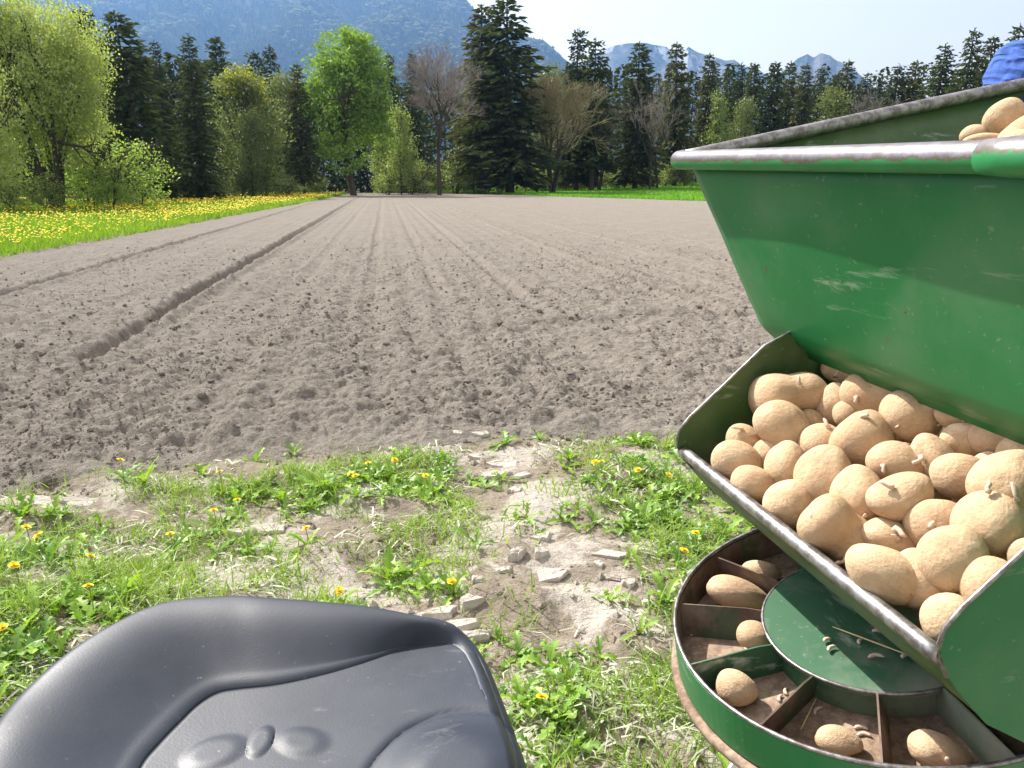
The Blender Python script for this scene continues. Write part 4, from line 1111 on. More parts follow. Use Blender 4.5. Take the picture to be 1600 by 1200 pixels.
k = np.minimum(1, 1.2 * lush(x, y)) * sstep(0.42, 0.54, fbm(x * 2.6, y * 2.6, 99, 3)) > g.uniform(0, 1, n)
for xx, yy in zip(x[k], y[k]):
    zz = float(verge_z(np.array(xx), np.array(yy)))
    rosette(A, T, (xx, yy, zz), int(g.integers(3, 8)), g.uniform(0.06, 0.15), g, 0.9)
V, F = A.get()
o = mk('verge_weeds', V, F, MAT['weed'], attr={'tint': ('POINT', np.concatenate(T))})
tag(o, 'broad toothed weed leaves all over the verge', 'weeds', kind='stuff')

# dandelions with open heads, and single leafy plants on the soil
def dandelion(px, py, stem, label, nleaf=7, L=0.12, heads=1, seed=0, r=0.018):
    g = np.random.default_rng(900 + seed)
    c = ground_at(px, py, stem * 0.9)          # the head is seen at (px, py)
    yy = c[1]; xx = c[0]
    zz = float(verge_z(np.array(xx), np.array(yy)))
    o = empty('dandelion' if heads else 'weed_plant', (xx, yy, zz))
    A = Acc(); T = []
    rosette(A, T, (xx, yy, zz), nleaf, L, g, 0.85)
    V, F = A.get()
    mk('leaf_rosette', V, F, MAT['weed'], o, attr={'tint': ('POINT', np.concatenate(T))})
    for h in range(heads):
        hx = xx + (g.normal(0, 0.02) if h else 0); hy = yy + (g.normal(0, 0.03) if h else 0); hz = zz + stem * (1 if h == 0 else g.uniform(.6, .95))
        V, F = tube([(xx, yy, zz), ((xx + hx) / 2 + .006, (yy + hy) / 2, (zz + hz) / 2), (hx, hy, hz)], 0.002, 5)
        st = mk('stem', V, F, MAT['stem'], o)
        B = Acc(); tx, ty = g.normal(0, .25, 2)
        for ring, (rr_, lift, npet) in enumerate(((1.0, 0.10, 18), (0.72, 0.35, 14), (0.4, 0.5, 9))):
            for q in range(npet):
                a = 6.283 * q / npet + g.uniform(-.15, .15); rl = r * rr_ * g.uniform(.85, 1.1); w = r * 0.17
                d = np.array([math.cos(a), math.sin(a), 0]); s_ = np.array([-math.sin(a), math.cos(a), 0])
                p0 = np.array([0, 0, 0.0]); p1 = d * rl + np.array([0, 0, lift * r + tx * d[0] * rl + ty * d[1] * rl])
                B.add(np.array([p0 + s_ * w * .4, p0 - s_ * w * .4, p1 - s_ * w, p1 + s_ * w]) + (hx, hy, hz), np.array([[0, 1, 2, 3]]))
        V, F = B.get()
        mk('flower_head', V, F, MAT['petal'], o)
    return tag(o, label, 'dandelion' if heads else 'weed', 'open dandelions on the verge' if heads else 'single leafy plants on the soil')
for i, (px, py, st, hd, lab) in enumerate([
    (42, 829, .12, 2, 'dandelion with two heads nearest the left edge'),
    (24, 893, .12, 1, 'dandelion at the left edge below the two-headed one'),
    (140, 926, .13, 1, 'dandelion left of the seat with long leaves'),
    (4, 986, .12, 1, 'dandelion cut by the left edge beside the seat'),
    (343, 741, .12, 1, 'dandelion nearest the field edge left of centre'),
    (334, 799, .09, 1, 'low dandelion below the one at the field edge left of centre'),
    (371, 782, .09, 1, 'dandelion right of the low one left of centre'),
    (190, 729, .10, 1, 'small dandelion on the bare soil far left'),
    (266, 836, .10, 1, 'dandelion above a mud lump left of the seat top'),
    (478, 832, .08, 1, 'dandelion above the cracked mud crust'),
    (143, 874, .08, 1, 'small dandelion in thick grass left of the seat'),
    (556, 757, .11, 1, 'dandelion low in the grass patch left of the bare strip'),
    (575, 725, .11, 1, 'dandelion high in the grass patch left of the bare strip'),
    (617, 718, .12, 2, 'two-headed dandelion at the top of the central grass patch'),
    (665, 744, .09, 1, 'dandelion on the right fringe of the central grass patch'),
    (548, 747, .07, 1, 'half-open dandelion in the central grass patch'),
    (706, 911, .06, 1, 'low dandelion in front of the pale slab'),
    (530, 926, .07, 1, 'dandelion just above the seat top'),
    (929, 731, .12, 2, 'two-headed dandelion right of the bare strip at the field edge'),
    (1045, 747, .12, 1, 'bright dandelion left of the trough\'s lower corner'),
    (996, 739, .08, 1, 'faded dandelion left of the bright one by the trough'),
    (1086, 838, .09, 1, 'orange dandelion above the turntable'),
    (1069, 865, .09, 1, 'yellow dandelion nearest the turntable ring'),
    (846, 1093, .05, 1, 'tiny half-open dandelion between seat and turntable'),
]):
    dandelion(px, py, st, lab, 7, 0.13, hd, i)
for i, (px, py, L, lab) in enumerate([
    (225, 742, .20, 'upright leafy weed standing on bare soil far left'), (315, 728, .14, 'pale leafy weed on the soil left of centre'), (398, 712, .11, 'small weed with two tall leaves at the field edge'),
    (458, 700, .11, 'small thistle-like weed on the field edge'), (842, 676, .10, 'lone green seedling on the ploughed soil'), (985, 712, .10, 'pale weed at the field edge near the trough'), (290, 700, .06, 'tiny sprig on the soil above the pale leafy weed'),
    (95, 757, .06, 'tiny sprig by the long bare crust')]):
    dandelion(px, py, 0.05, lab, 6, L, 0, 60 + i)

# ------------------------------------------------------------------ potato planter
# machine frame: s runs along the bin away from the camera, b into the bin, c up; the machine leans 11 degrees
fa = P(507, 256); fa /= np.linalg.norm(fa)
fb0 = np.array([fa[1], -fa[0], 0]); fb0 /= np.linalg.norm(fb0)
fc0 = np.cross(fb0, fa)
RO = R(11.3)
fb = fb0 * math.cos(RO) + fc0 * math.sin(RO)
fc = fc0 * math.cos(RO) - fb0 * math.sin(RO)
def PF(s, b, c): return CAM + np.multiply.outer(np.asarray(s, float), fa) + np.multiply.outer(np.asarray(b, float), fb) + np.multiply.outer(np.asarray(c, float), fc)
def on_c(px, py, c):                       # pixel ray cut with a plane of constant height c in the machine frame
    r = P(px, py); q = r * (c / (r @ fc)); return q @ fa, q @ fb

planter = empty('potato_planter', (0.75, 0.75, 0.0))
tag(planter, 'old green potato planter with upper bin, trough and turntable', 'potato planter')

# upper bin: front wall, sloping far end wall, back, near end, floor falling to the outlet
prof = np.array([(.524, -.100), (.527, -.13), (.531, -.17), (.536, -.21), (.541, -.26), (.546, -.305), (.549, -.326), (.551, -.336), (.556, -.346), (.563, -.355), (.571, -.363), (.572, -.372)])
send = lambda c: np.interp(c, [-.36, -.326, -.10], [0.998, 1.003, 1.118])
nS = 26
tt = np.linspace(0, 1, nS) ** 0.9
S = np.array([[0.20 + (send(c) - 0.20) * t for t in tt] for b, c in prof])
Bm = np.repeat(prof[:, :1], nS, 1); Cm = np.repeat(prof[:, 1:], nS, 1)
edge_r = np.clip((tt - 0.975) / 0.025, 0, 1)
Bm = Bm + 0.008 * edge_r ** 2 + 0.0025 * np.sin(S * 9) * np.sin((Cm + .1) * 12)
ub = mk('bin_wall', PF(S, Bm, Cm).reshape(-1, 3), gridF(len(prof), nS)[:, ::-1], MAT['green'], planter, PF(.65, .54, -.2), smooth=True)
solid(ub, 0.003)
# far end wall
cs = np.linspace(-.100, -.345, 8); q = np.linspace(0, 1, 14)
S = np.repeat(send(cs)[:, None], 14, 1)
Bm = np.array([[np.interp(c, prof[::-1, 1], prof[::-1, 0]) + .010 + t * (np.interp(c, [-.40, -.10], [.66, 1.15]) - .55) for t in q] for c in cs])
e1 = mk('end_wall', PF(S, Bm, np.repeat(cs[:, None], 14, 1)).reshape(-1, 3), gridF(8, 14), MAT['olive'], planter, PF(1.1, .8, -.2), smooth=True); solid(e1, 0.003)
S2 = np.full_like(S, 0.20)
e2 = mk('end_wall', PF(S2, Bm, np.repeat(cs[:, None], 14, 1)).reshape(-1, 3), gridF(8, 14)[:, ::-1], MAT['green'], planter, PF(.2, .8, -.2), smooth=True); solid(e2, 0.003)
# back wall and outlet floor
bp = np.array([(1.15, -.10), (1.06, -.17), (.90, -.26), (.74, -.36), (.67, -.42)])
S = np.array([[0.20 + (send(c) - 0.205) * t for t in np.linspace(0, 1, 10)] for b, c in bp])
bk = mk('back_wall', PF(S, np.repeat(bp[:, :1], 10, 1), np.repeat(bp[:, 1:], 10, 1)).reshape(-1, 3), gridF(5, 10), MAT['olive'], planter, PF(.65, .9, -.2), smooth=True); solid(bk, 0.003)
# rolled rims
def wear_tube(name, pts, rad, mat, parent, n=20, bias=0.0, caps=True, wob=0.0):
    pts = np.asarray(pts); V, F = tube(pts, rad, n, caps)
    ctr = np.repeat(pts, n, 0); up = ((V[:len(ctr)] - ctr) @ fc) / (np.max(rad))
    up = np.concatenate([up, np.zeros(len(V) - len(ctr))])
    return mk(name, V, F, mat, parent, smooth=True, attr={'wear': ('POINT', np.clip(0.5 + 0.5 * (up + bias), 0, 1))})
ss = np.linspace(1.112, 0.19, 40)
rm = wear_tube('rim', np.vstack([PF([1.119, 1.117], [.522, .513], [-.094, -.094]), PF(ss, np.full(40, .510), np.full(40, -.094))]), 0.0135, MAT['rim'], ub, bias=-0.12)
sl = wear_tube('rim_sleeve', PF(np.linspace(.540, .19, 14), np.full(14, .510), np.full(14, -.094)), np.concatenate([[0.0142, 0.0158], np.full(12, 0.0160)]), MAT['rim'], ub, bias=-0.45)
bb = np.linspace(.520, 1.155, 24)
wear_tube('rim', PF(np.full(24, 1.118), bb, np.full(24, -.092)), 0.0105, MAT['steel'], e1)
wear_tube('rim', PF(np.linspace(1.118, .20, 20), np.full(20, 1.157), np.full(20, -.092)), 0.0105, MAT['steel'], bk)
wear_tube('rim', PF(np.full(24, .20), bb, np.full(24, -.092)), 0.0105, MAT['rim'], e2)

# trough: two end plates, shell between them, round bar along the front
plate = [(.564, -.325), (.507, -.339), (.45, -.374), (.388, -.411), (.372, -.424), (.366, -.438), (.366, -.450), (.373, -.472), (.385, -.494), (.409, -.533), (.448, -.569), (.50, -.584), (.60, -.584), (.66, -.56), (.70, -.42), (.66, -.36), (.60, -.335)]
def end_plate(sv, name, mat):
    pl = np.array(plate); n = len(pl); d = 0.0016
    V = np.vstack([PF(np.full(n, sv - d), pl[:, 0], pl[:, 1]), PF(np.full(n, sv + d), pl[:, 0], pl[:, 1]), PF([sv - d, sv + d], [.56, .56], [-.45, -.45])])
    j = np.arange(n); jn = (j + 1) % n
    F3 = np.vstack([np.stack([j, jn, np.full(n, 2 * n)], 1), np.stack([n + jn, n + j, np.full(n, 2 * n + 1)], 1)])
    o = mk(name, V, [F3, np.stack([jn, j, n + j, n + jn], 1)], mat, planter, PF(sv, .5, -.45))
    ed = tube(PF(np.full(8, sv), pl[:8, 0], pl[:8, 1]), 0.0022, 6)
    mk('edge_bead', ed[0], ed[1], MAT['steel'], o, smooth=True)
    return o
end_plate(.905, 'trough_end', MAT['olive']); end_plate(.430, 'trough_end', MAT['green'])
tp = np.array([(.374, -.452), (.384, -.490), (.409, -.529), (.448, -.565), (.50, -.580), (.60, -.580), (.655, -.555), (.69, -.42)])
S = np.repeat(np.linspace(.431, .904, 12)[None], len(tp), 0)
tr = mk('trough_shell', PF(S, np.repeat(tp[:, :1], 12, 1), np.repeat(tp[:, 1:], 12, 1)).reshape(-1, 3), gridF(len(tp), 12), MAT['olive'], planter, PF(.66, .5, -.5), smooth=True); solid(tr, 0.002, 0)
V, F = tube(PF(np.linspace(.432, .905, 24), np.full(24, .372), np.full(24, -.457)), 0.0078, 16)
mk('front_bar', V, F, MAT['steel'], tr, smooth=True)

# turntable
CS, CB, CC, RT = 0.659, 0.473, -0.597, 0.2248
WALL = 0.046
def ringpt(r, a, c): return PF(CS + r * np.cos(a), CB + r * np.sin(a), CC + c)
NA = 120
an = np.linspace(0, 2 * math.pi, NA, endpoint=False)
def ring_solid(name, prof_rc, mat, parent, smooth=False, wob=0.0):
    """closed ring of revolution, prof_rc = (radius, height) loop"""
    pr = np.array(prof_rc); k = len(pr)
    V = ringpt(pr[:, 0][None, :] * (1 + wob * np.sin(3 * an)[:, None]), np.repeat(an[:, None], k, 1), np.repeat(pr[:, 1][None], NA, 0)).reshape(-1, 3)
    i = np.arange(NA)[:, None]; j = np.arange(k)[None]; ii = (i + 1) % NA; jj = (j + 1) % k
    F = np.stack(np.broadcast_arrays(i * k + j, ii * k + j, ii * k + jj, i * k + jj), -1).reshape(-1, 4)
    return mk(name, V, F, mat, parent, smooth=smooth)
def disc_solid(name, r, c0, c1, mat, parent, bev=0.0):
    pr = [(0.0005, c0), (r - bev, c0), (r, c0 + bev), (r, c1), (0.0005, c1)]
    return ring_solid(name, pr, mat, parent)
tt_ = mk('turntable', ringpt(np.array([0.02]), np.array([0.0]), np.array([-.06])), np.zeros((0, 3), int), None, planter, PF(CS, CB, CC)) if False else None
floor = ring_solid('turntable', [(0.0005, -WALL), (RT - .002, -WALL), (RT - .002, -WALL - .006), (0.0005, -WALL - .006)], MAT['rust'], planter)
ring_solid('ring_wall', [(RT - .0035, .0005), (RT, 0), (RT + .0005, -WALL - .004), (RT - .003, -WALL - .004)], MAT['green'], floor)
ring_solid('ring_liner', [(RT - .0055, -.0015), (RT - .0036, -.0015), (RT - .0036, -WALL), (RT - .0055, -WALL)], MAT['rust_dark'], floor)
V, F = None, None
apts = np.linspace(0, 2 * math.pi, NA + 1)
be = tube(ringpt(np.full(NA + 1, RT - .0025), apts, np.full(NA + 1, .0012)), 0.0026, 6, False)
mk('ring_edge', be[0], be[1], MAT['steel'], floor, smooth=True)
ring_solid('flange', [(RT - .004, -WALL - .007), (RT + .004, -WALL - .006), (RT + .008, -WALL - .008), (RT + .009, -WALL - .013), (RT + .006, -WALL - .017), (RT - .004, -WALL - .017)], MAT['rust'], floor, True)
HUBR = 0.121
hb = ring_solid('hub_plate', [(0.0005, -.006), (HUBR - .002, -.006), (HUBR, -.009), (HUBR - .001, -.013), (0.0005, -.013)], MAT['green_old'], floor)
ring_solid('hub_drum', [(.108, -.013), (.112, -.013), (.112, -WALL + .0005), (.108, -WALL + .0005)], MAT['green_old'], floor)
hr = tube(ringpt(np.full(NA + 1, HUBR - .001), apts, np.full(NA + 1, -.0075)), 0.0022, 6, False)
mk('plate_edge', hr[0], hr[1], MAT['steel'], hb, smooth=True)
for k in range(12):
    a = R(5 - 30 * k)
    t = np.linspace(0.112, RT - .0058, 5); lean = 0.010 * math.sin(k * 2.1)
    da = lean / t
    V = np.vstack([ringpt(t, np.full(5, a), np.full(5, -.004) - .003 * (t < .12)), ringpt(t, a + da, np.full(5, -WALL + .0005))])
    dv = mk('divider', V, gridF(2, 5), MAT['rust_dark'] if k % 3 else MAT['green_old'], floor); solid(dv, 0.002, 0)
# stand: centre column, galvanised side bracket, frame beam, foot board, wheels
V, F = tube([PF(CS, CB, CC - WALL - .007), PF(CS, CB, CC - .30)], [0.05, 0.04], 18); mk('column', V, F, MAT['green_old'], planter, smooth=True)
p0, p1 = ground_at(1180, 1196, .86), ground_at(1330, 1330, .80)
q = [P(1120, 1235, 1.02) + CAM, P(1172, 1150, 1.02) + CAM, P(1232, 1182, 1.0) + CAM, P(1225, 1330, .98) + CAM, P(1120, 1330, .98) + CAM]
V = np.array(q); V = np.vstack([V, V + np.array([0.006, 0.02, -.01])]); n = 5; j = np.arange(n)
br = mk('bracket', V, [np.array([(0, 1, 2), (0, 2, 3), (0, 3, 4), (5, 7, 6), (5, 8, 7), (5, 9, 8)]), np.stack([j, (j + 1) % n, n + (j + 1) % n, n + j], 1)[:, ::-1]], MAT['galv'], planter)
V, F = tube([P(1168, 1160, 1.012) + CAM, P(1168, 1330, .975) + CAM], 0.004, 8); mk('bracket_fold', V, F, MAT['galv'], br, smooth=True)
V, F = box(.66, .80, .62, .9, .08, .08); mk('frame_beam', V, F, MAT['green_old'], planter)
V, F = box(1.02, .62, .62, .08, 1.7, .08); mk('frame_beam', V, F, MAT['green_old'], planter)
V, F = tube([PF(CS, CB, CC - .27), np.array([.66, .80, .62])], 0.045, 12); mk('post', V, F, MAT['green_old'], planter, smooth=True)
for xx, yy in ((1.02, -.1), (1.02, 1.3)):
    V, F = tube([(xx, yy, .62), (xx, yy, 1.12)], 0.03, 10); mk('post', V, F, MAT['green_old'], planter, smooth=True)
V, F = box(1.20, 1.55, .30, .5, .5, .03); mk('foot_board', V, F, MAT['galv'], planter)
V, F = box(1.0, 1.40, .45, .05, .05, .34); mk('post', V, F, MAT['green_old'], planter)
for xx, yy in ((1.5, .35), (1.5, -.6)):
    a_ = np.linspace(0, 2 * math.pi, 33)
    V, F = tube(np.stack([np.full(33, xx), yy + .23 * np.cos(a_), .30 + .23 * np.sin(a_)], 1), 0.07, 12, False)
    wh = mk('wheel', V, F, MAT['rubber'], planter, smooth=True)
    V, F = tube([(xx - .03, yy, .30), (xx + .03, yy, .30)], [.17, .17], 24); mk('wheel_disc', V, F, MAT['green'], wh)
    V, F = tube([(xx, yy, .30), (1.02, yy, .60)], 0.025, 8); mk('axle', V, F, MAT['steel_dark'], wh, smooth=True)
V, F = tube([(.5, .80, .62), (.42, .80, .05)], [.05, .035], 12); mk('drop_tube', V, F, MAT['green_old'], planter, smooth=True)

# ------------------------------------------------------------------ potatoes
def potato_mesh(seed, kind):
    g = np.random.default_rng(seed); v, f = ico(3)
    V = v.copy()
    if kind == 'egg': V[:, 1:] *= (1 - 0.16 * V[:, :1])
    if kind == 'pear': V[:, 1:] *= (1 - 0.26 * V[:, :1] - 0.10 * V[:, :1] ** 2)
    if kind == 'double': V[:, 1:] *= (0.74 + 0.42 * np.abs(V[:, :1] - 0.12) ** 1.1); V[:, 0] *= 1.05
    if kind == 'bean': V[:, 1] += 0.18 * V[:, 0] ** 2 - 0.08
    for _ in range(7):
        d = g.normal(0, 1, 3); d /= np.linalg.norm(d); V *= (1 + g.uniform(-0.11, 0.11) * np.exp(-((1 - v @ d) / 0.30) ** 2))[:, None]
    for _ in range(9):                                    # eyes
        d = g.normal(0, 1, 3); d /= np.linalg.norm(d); V *= (1 - 0.045 * np.exp(-((1 - v @ d) / 0.010) ** 1))[:, None]
    V /= np.abs(V).max(0)
    return mesh('potato', V, f, MAT['potato'], True)
PM = {k: [potato_mesh(700 + 10 * i + q, k) for q in range(3)] for i, k in enumerate(('round', 'egg', 'pear', 'double', 'bean'))}
def sprout(parent, M4, d, L, g, pos=None):
    """pale shoot growing out of the potato, child of it (local potato units)"""
    d = np.asarray(d, float); d /= np.linalg.norm(d)
    Mi = np.array(M4)[:3, :3]
    base = Mi @ (d * 0.95) + np.array(M4)[:3, 3]
    nrm = np.linalg.inv(Mi).T @ d; nrm /= np.linalg.norm(nrm)
    side = np.cross(nrm, g.normal(0, 1, 3)); side /= np.linalg.norm(side)
    t = np.linspace(0, 1, 5)[:, None]
    pts = base + nrm * L * t * 0.6 + side * L * 0.9 * t ** 1.4 + np.cross(nrm, side) * L * .25 * np.sin(t * 5)
    V, F = tube(pts, np.array([.0022, .0028, .0021, .0023, .0009]) * g.uniform(.7, 1.3), 7)
    inv = np.linalg.inv(np.array(M4)); Vl = V @ inv[:3, :3].T + inv[:3, 3]
    o = bpy.data.objects.new('sprout', mesh('sprout', Vl, F, MAT['sprout'], True)); COL.objects.link(o); o.parent = parent
RV, UV, FV = np.array([1.0, 0, 0]), np.array([0, ST, CT]), np.array([0, CT, -ST])
def potato(ctr, w, h, ang, kind, label, group, g, nsp=0, dep=None, var=0):
    a = R(ang)
    ax = RV * math.cos(a) - UV * math.sin(a); ay = RV * math.sin(a) + UV * math.cos(a)
    dep = dep or (0.55 * min(w, h) + 0.4 * max(w, h)) / 1.0
    Mx = np.eye(4); Mx[:3, 0] = ax * w / 2; Mx[:3, 1] = ay * h / 2; Mx[:3, 2] = np.cross(ax, ay) * dep / 2; Mx[:3, 3] = ctr
    if h > w:
        Mx[:3, 0] = ay * h / 2; Mx[:3, 1] = -ax * w / 2
    o = bpy.data.objects.new('potato', PM[kind][var % 3]); COL.objects.link(o)
    o.matrix_world = Matrix(Mx.tolist())
    tag(o, label, 'potato', group)
    for _ in range(nsp):
        d = np.linalg.inv(Mx[:3, :3]) @ (-FV * g.uniform(.2, 1) + RV * g.normal(0, .8) + UV * g.normal(0, .8)); sprout(o, Mx, d, g.uniform(.007, .015), g)
    return o
g = np.random.default_rng(31)
HB, HC = .385, -.462                               # heap plane of potato centres: rises from the bar to the bin's lip
HSL = (-.398 + .462) / (.585 - .385)
nH = fc - HSL * fb
def heap(px, py, lift=0.0):
    r = P(px, py); c0 = PF(.6, HB, HC + lift) - CAM
    k = (c0 @ nH) / (r @ nH); return CAM + r * k, k
TR = [  # zoom coordinates of the photo's trough: cx, cy, w, h, angle, kind, sprouts, lift, label
    (540, 285, 315, 195, -8, 'double', 1, .012, 'large two-lobed potato on top of the heap by the trough\'s far end'),
    (520, 405, 225, 192, 20, 'round', 0, .020, 'potato with flaking skin in front of the large two-lobed one'),
    (355, 480, 150, 128, 5, 'egg', 1, .0, 'small potato left of the flaking one near the far end plate'),
    (318, 577, 200, 165, 15, 'round', 0, .004, 'leftmost large potato behind the bar'),
    (455, 545, 125, 140, 0, 'round', 0, -.008, 'small half-hidden potato between the leftmost large one and an upright oval'),
    (540, 580, 158, 192, 8, 'egg', 0, .006, 'upright oval potato left of the heap\'s middle'),
    (395, 675, 178, 148, 10, 'egg', 0, .0, 'potato with cracked top touching the bar, far side'),
    (540, 767, 190, 198, 0, 'round', 0, .0, 'round potato against the bar right of the cracked one'),
    (700, 500, 185, 170, 0, 'round', 3, -.006, 'potato with a tuft of broken shoots in the middle rear'),
    (875, 478, 235, 245, 20, 'egg', 1, .004, 'large oval potato behind the heap\'s middle'),
    (710, 640, 215, 248, 15, 'egg', 1, .010, 'large upright potato in the middle of the heap'),
    (860, 717, 205, 248, -5, 'egg', 1, .008, 'pear-like upright potato right of the large upright one'),
    (1040, 732, 262, 190, -20, 'bean', 1, .020, 'smooth oblong potato lying tilted in the centre right'),
    (1027, 577, 220, 178, 5, 'round', 1, .004, 'rounded potato above the tilted oblong one'),
    (815, 365, 120, 118, 0, 'round', 0, -.010, 'small potato behind the large oval one, half in shade'),
    (752, 322, 145, 175, 0, 'egg', 0, -.012, 'shaded potato under the bin left of the row along the lip'),
    (912, 272, 222, 205, 10, 'round', 1, .002, 'potato just below the bin\'s lip, half in shade, left'),
    (1097, 365, 242, 208, 5, 'round', 2, .006, 'large potato below the bin\'s lip with a long shoot on its left'),
    (665, 155, 130, 160, -20, 'egg', 1, -.004, 'leftmost potato tucked in the shade under the bin\'s lip'),
    (768, 165, 130, 108, 25, 'round', 1, .002, 'small potato tucked under the lip beside the leftmost shaded one'),
    (1312, 375, 200, 118, 15, 'bean', 2, .004, 'flat-lying potato poking out under the lip'),
    (1330, 485, 172, 145, 0, 'round', 0, -.008, 'fully shaded potato right under the lip'),
    (1480, 465, 210, 180, 0, 'round', 0, -.004, 'shaded potato at the right edge under the lip'),
    (1190, 560, 160, 228, -25, 'egg', 1, -.004, 'slanting oval potato right of the rounded one, partly shaded'),
    (1312, 632, 205, 180, -10, 'egg', 1, .0, 'broad potato left of the biggest one on the right'),
    (1535, 680, 280, 300, 35, 'pear', 0, .018, 'biggest potato at the right edge of the trough'),
    (1455, 840, 265, 290, 20, 'egg', 3, .010, 'big egg-shaped potato with shoots at its base, right side'),
    (1207, 850, 222, 214, -25, 'egg', 1, .0, 'potato between the tilted oblong and the big egg-shaped one'),
    (1000, 907, 215, 155, 10, 'round', 4, -.006, 'potato with a bundle of pale shoots below the pear-like one'),
    (755, 885, 292, 240, 35, 'double', 2, .004, 'lumpy two-humped potato above the bar in the middle'),
    (972, 1072, 330, 225, 22, 'bean', 0, .010, 'very large oblong potato lying along the bar'),
    (1265, 1012, 246, 275, 5, 'round', 1, .014, 'large knobbly round potato in the lower right'),
    (1130, 1090, 230, 250, -20, 'egg', 0, -.004, 'potato wedged between the very large oblong and the knobbly round one'),
    (1470, 1130, 250, 230, 15, 'egg', 0, .0, 'pale potato beside the near end plate'),
    (1600, 1000, 120, 150, 0, 'round', 1, .0, 'potato cut by the right edge above the near end plate'),
    (1270, 1290, 220, 220, 0, 'round', 2, -.004, 'lowest potato in the trough corner with a pink shoot'),
    (1600, 560, 200, 190, 0, 'round', 0, -.004, 'shaded potato cut by the right edge under the lip'),
    (1450, 610, 150, 150, 0, 'round', 0, -.014, 'half-buried potato behind the biggest one'),
    (640, 420, 120, 140, 0, 'round', 0, -.018, 'deeply shaded potato right of the flaking one'),
    (1380, 960, 160, 150, 0, 'round', 0, -.016, 'half-buried potato under the big egg-shaped one'),
]
for i, (cx, cy, w, h, ang, kd, ns, lift, lab) in enumerate(TR):
    px, py = 1040 + cx / 2.857, 520 + cy / 2.857
    c, D = heap(px, py, lift)
    sc_ = D / FPX / 2.857 * 1.16
    potato(c, w * sc_, h * sc_, ang, kd, lab, 'potatoes heaped in the lower trough', g, ns, None, i)
# potatoes of the lower layer, seen only through gaps
for i in range(34):
    s_ = .45 + (i % 9) * .052 + g.uniform(-.01, .01); b_ = .462 + (i // 9) * .05 + g.uniform(-.01, .01)
    c_ = HC + HSL * (b_ - HB) - .055
    w = g.uniform(.05, .062)
    potato(PF(s_, b_, c_), w, w * .8, g.uniform(-60, 60), ('round', 'egg')[i % 2], 'potato of the lower layer glimpsed in a gap of the trough heap', 'buried potatoes of the trough heap', g, 0, None, i)
# potatoes in the upper bin
for i, (px, py, D, w, h, ang, kd, ns, lab) in enumerate([
    (1570, 182, .86, 62, 56, -50, 'egg', 1, 'upright potato with a white bud, tallest above the bin rim'),
    (1527, 212, .88, 52, 38, 5, 'round', 0, 'leftmost potato peeping over the bin rim'),
    (1535, 222, .84, 66, 30, 0, 'bean', 0, 'low flat potato in front of the leftmost one in the bin'),
    (1598, 205, .82, 90, 46, -32, 'bean', 0, 'slanting potato right of the upright one in the bin'),
    (1600, 230, .78, 90, 60, -15, 'egg', 0, 'potato nearest the rim sleeve in the bin'),
    (1660, 180, .84, 80, 70, 10, 'round', 0, 'potato outside the picture\'s right edge in the bin'),
    (1560, 262, .82, 80, 60, 10, 'round', 0, 'potato hidden behind the bin rim, left'), (1640, 260, .80, 80, 60, 10, 'egg', 0, 'potato hidden behind the bin rim, right')]):
    potato(CAM + P(px, py, D), w * D / FPX, h * D / FPX, ang, kd, lab, 'potatoes in the upper bin', g, ns, None, i)
# potatoes in the turntable pockets: resting on the floor
for i, (cx, cy, w, h, ang, kd, ns, lab) in enumerate([
    (425, 252, 176, 112, 0, 'egg', 0, 'potato half shaded in the farthest turntable pocket'),
    (328, 360, 312, 142, 17, 'pear', 1, 'long potato with one upright shoot in the turntable'),
    (400, 537, 172, 132, 0, 'egg', 1, 'round potato with a white shoot in the left turntable pocket'),
    (318, 772, 186, 158, 15, 'egg', 0, 'round potato in the lower left turntable pocket'),
    (772, 1000, 215, 120, 10, 'egg', 0, 'flat-lying potato in the front turntable pocket'),
    (1218, 1045, 300, 155, 14, 'pear', 1, 'long potato with an upright shoot in the near right pocket')]):
    px, py = 1040 + cx / 2.857, 800 + cy / 2.857
    s_, b_ = on_c(px, py, CC - WALL + .022)
    c = PF(s_, b_, CC - WALL + .022); D = (c - CAM) @ FV
    k = D / FPX / 2.857
    hh = min(h * k, .050)
    potato(PF(s_, b_, CC - WALL + max(.016, hh * .47)), w * k, hh, ang, kd, lab, 'potatoes in the turntable pockets', g, ns, None, i)
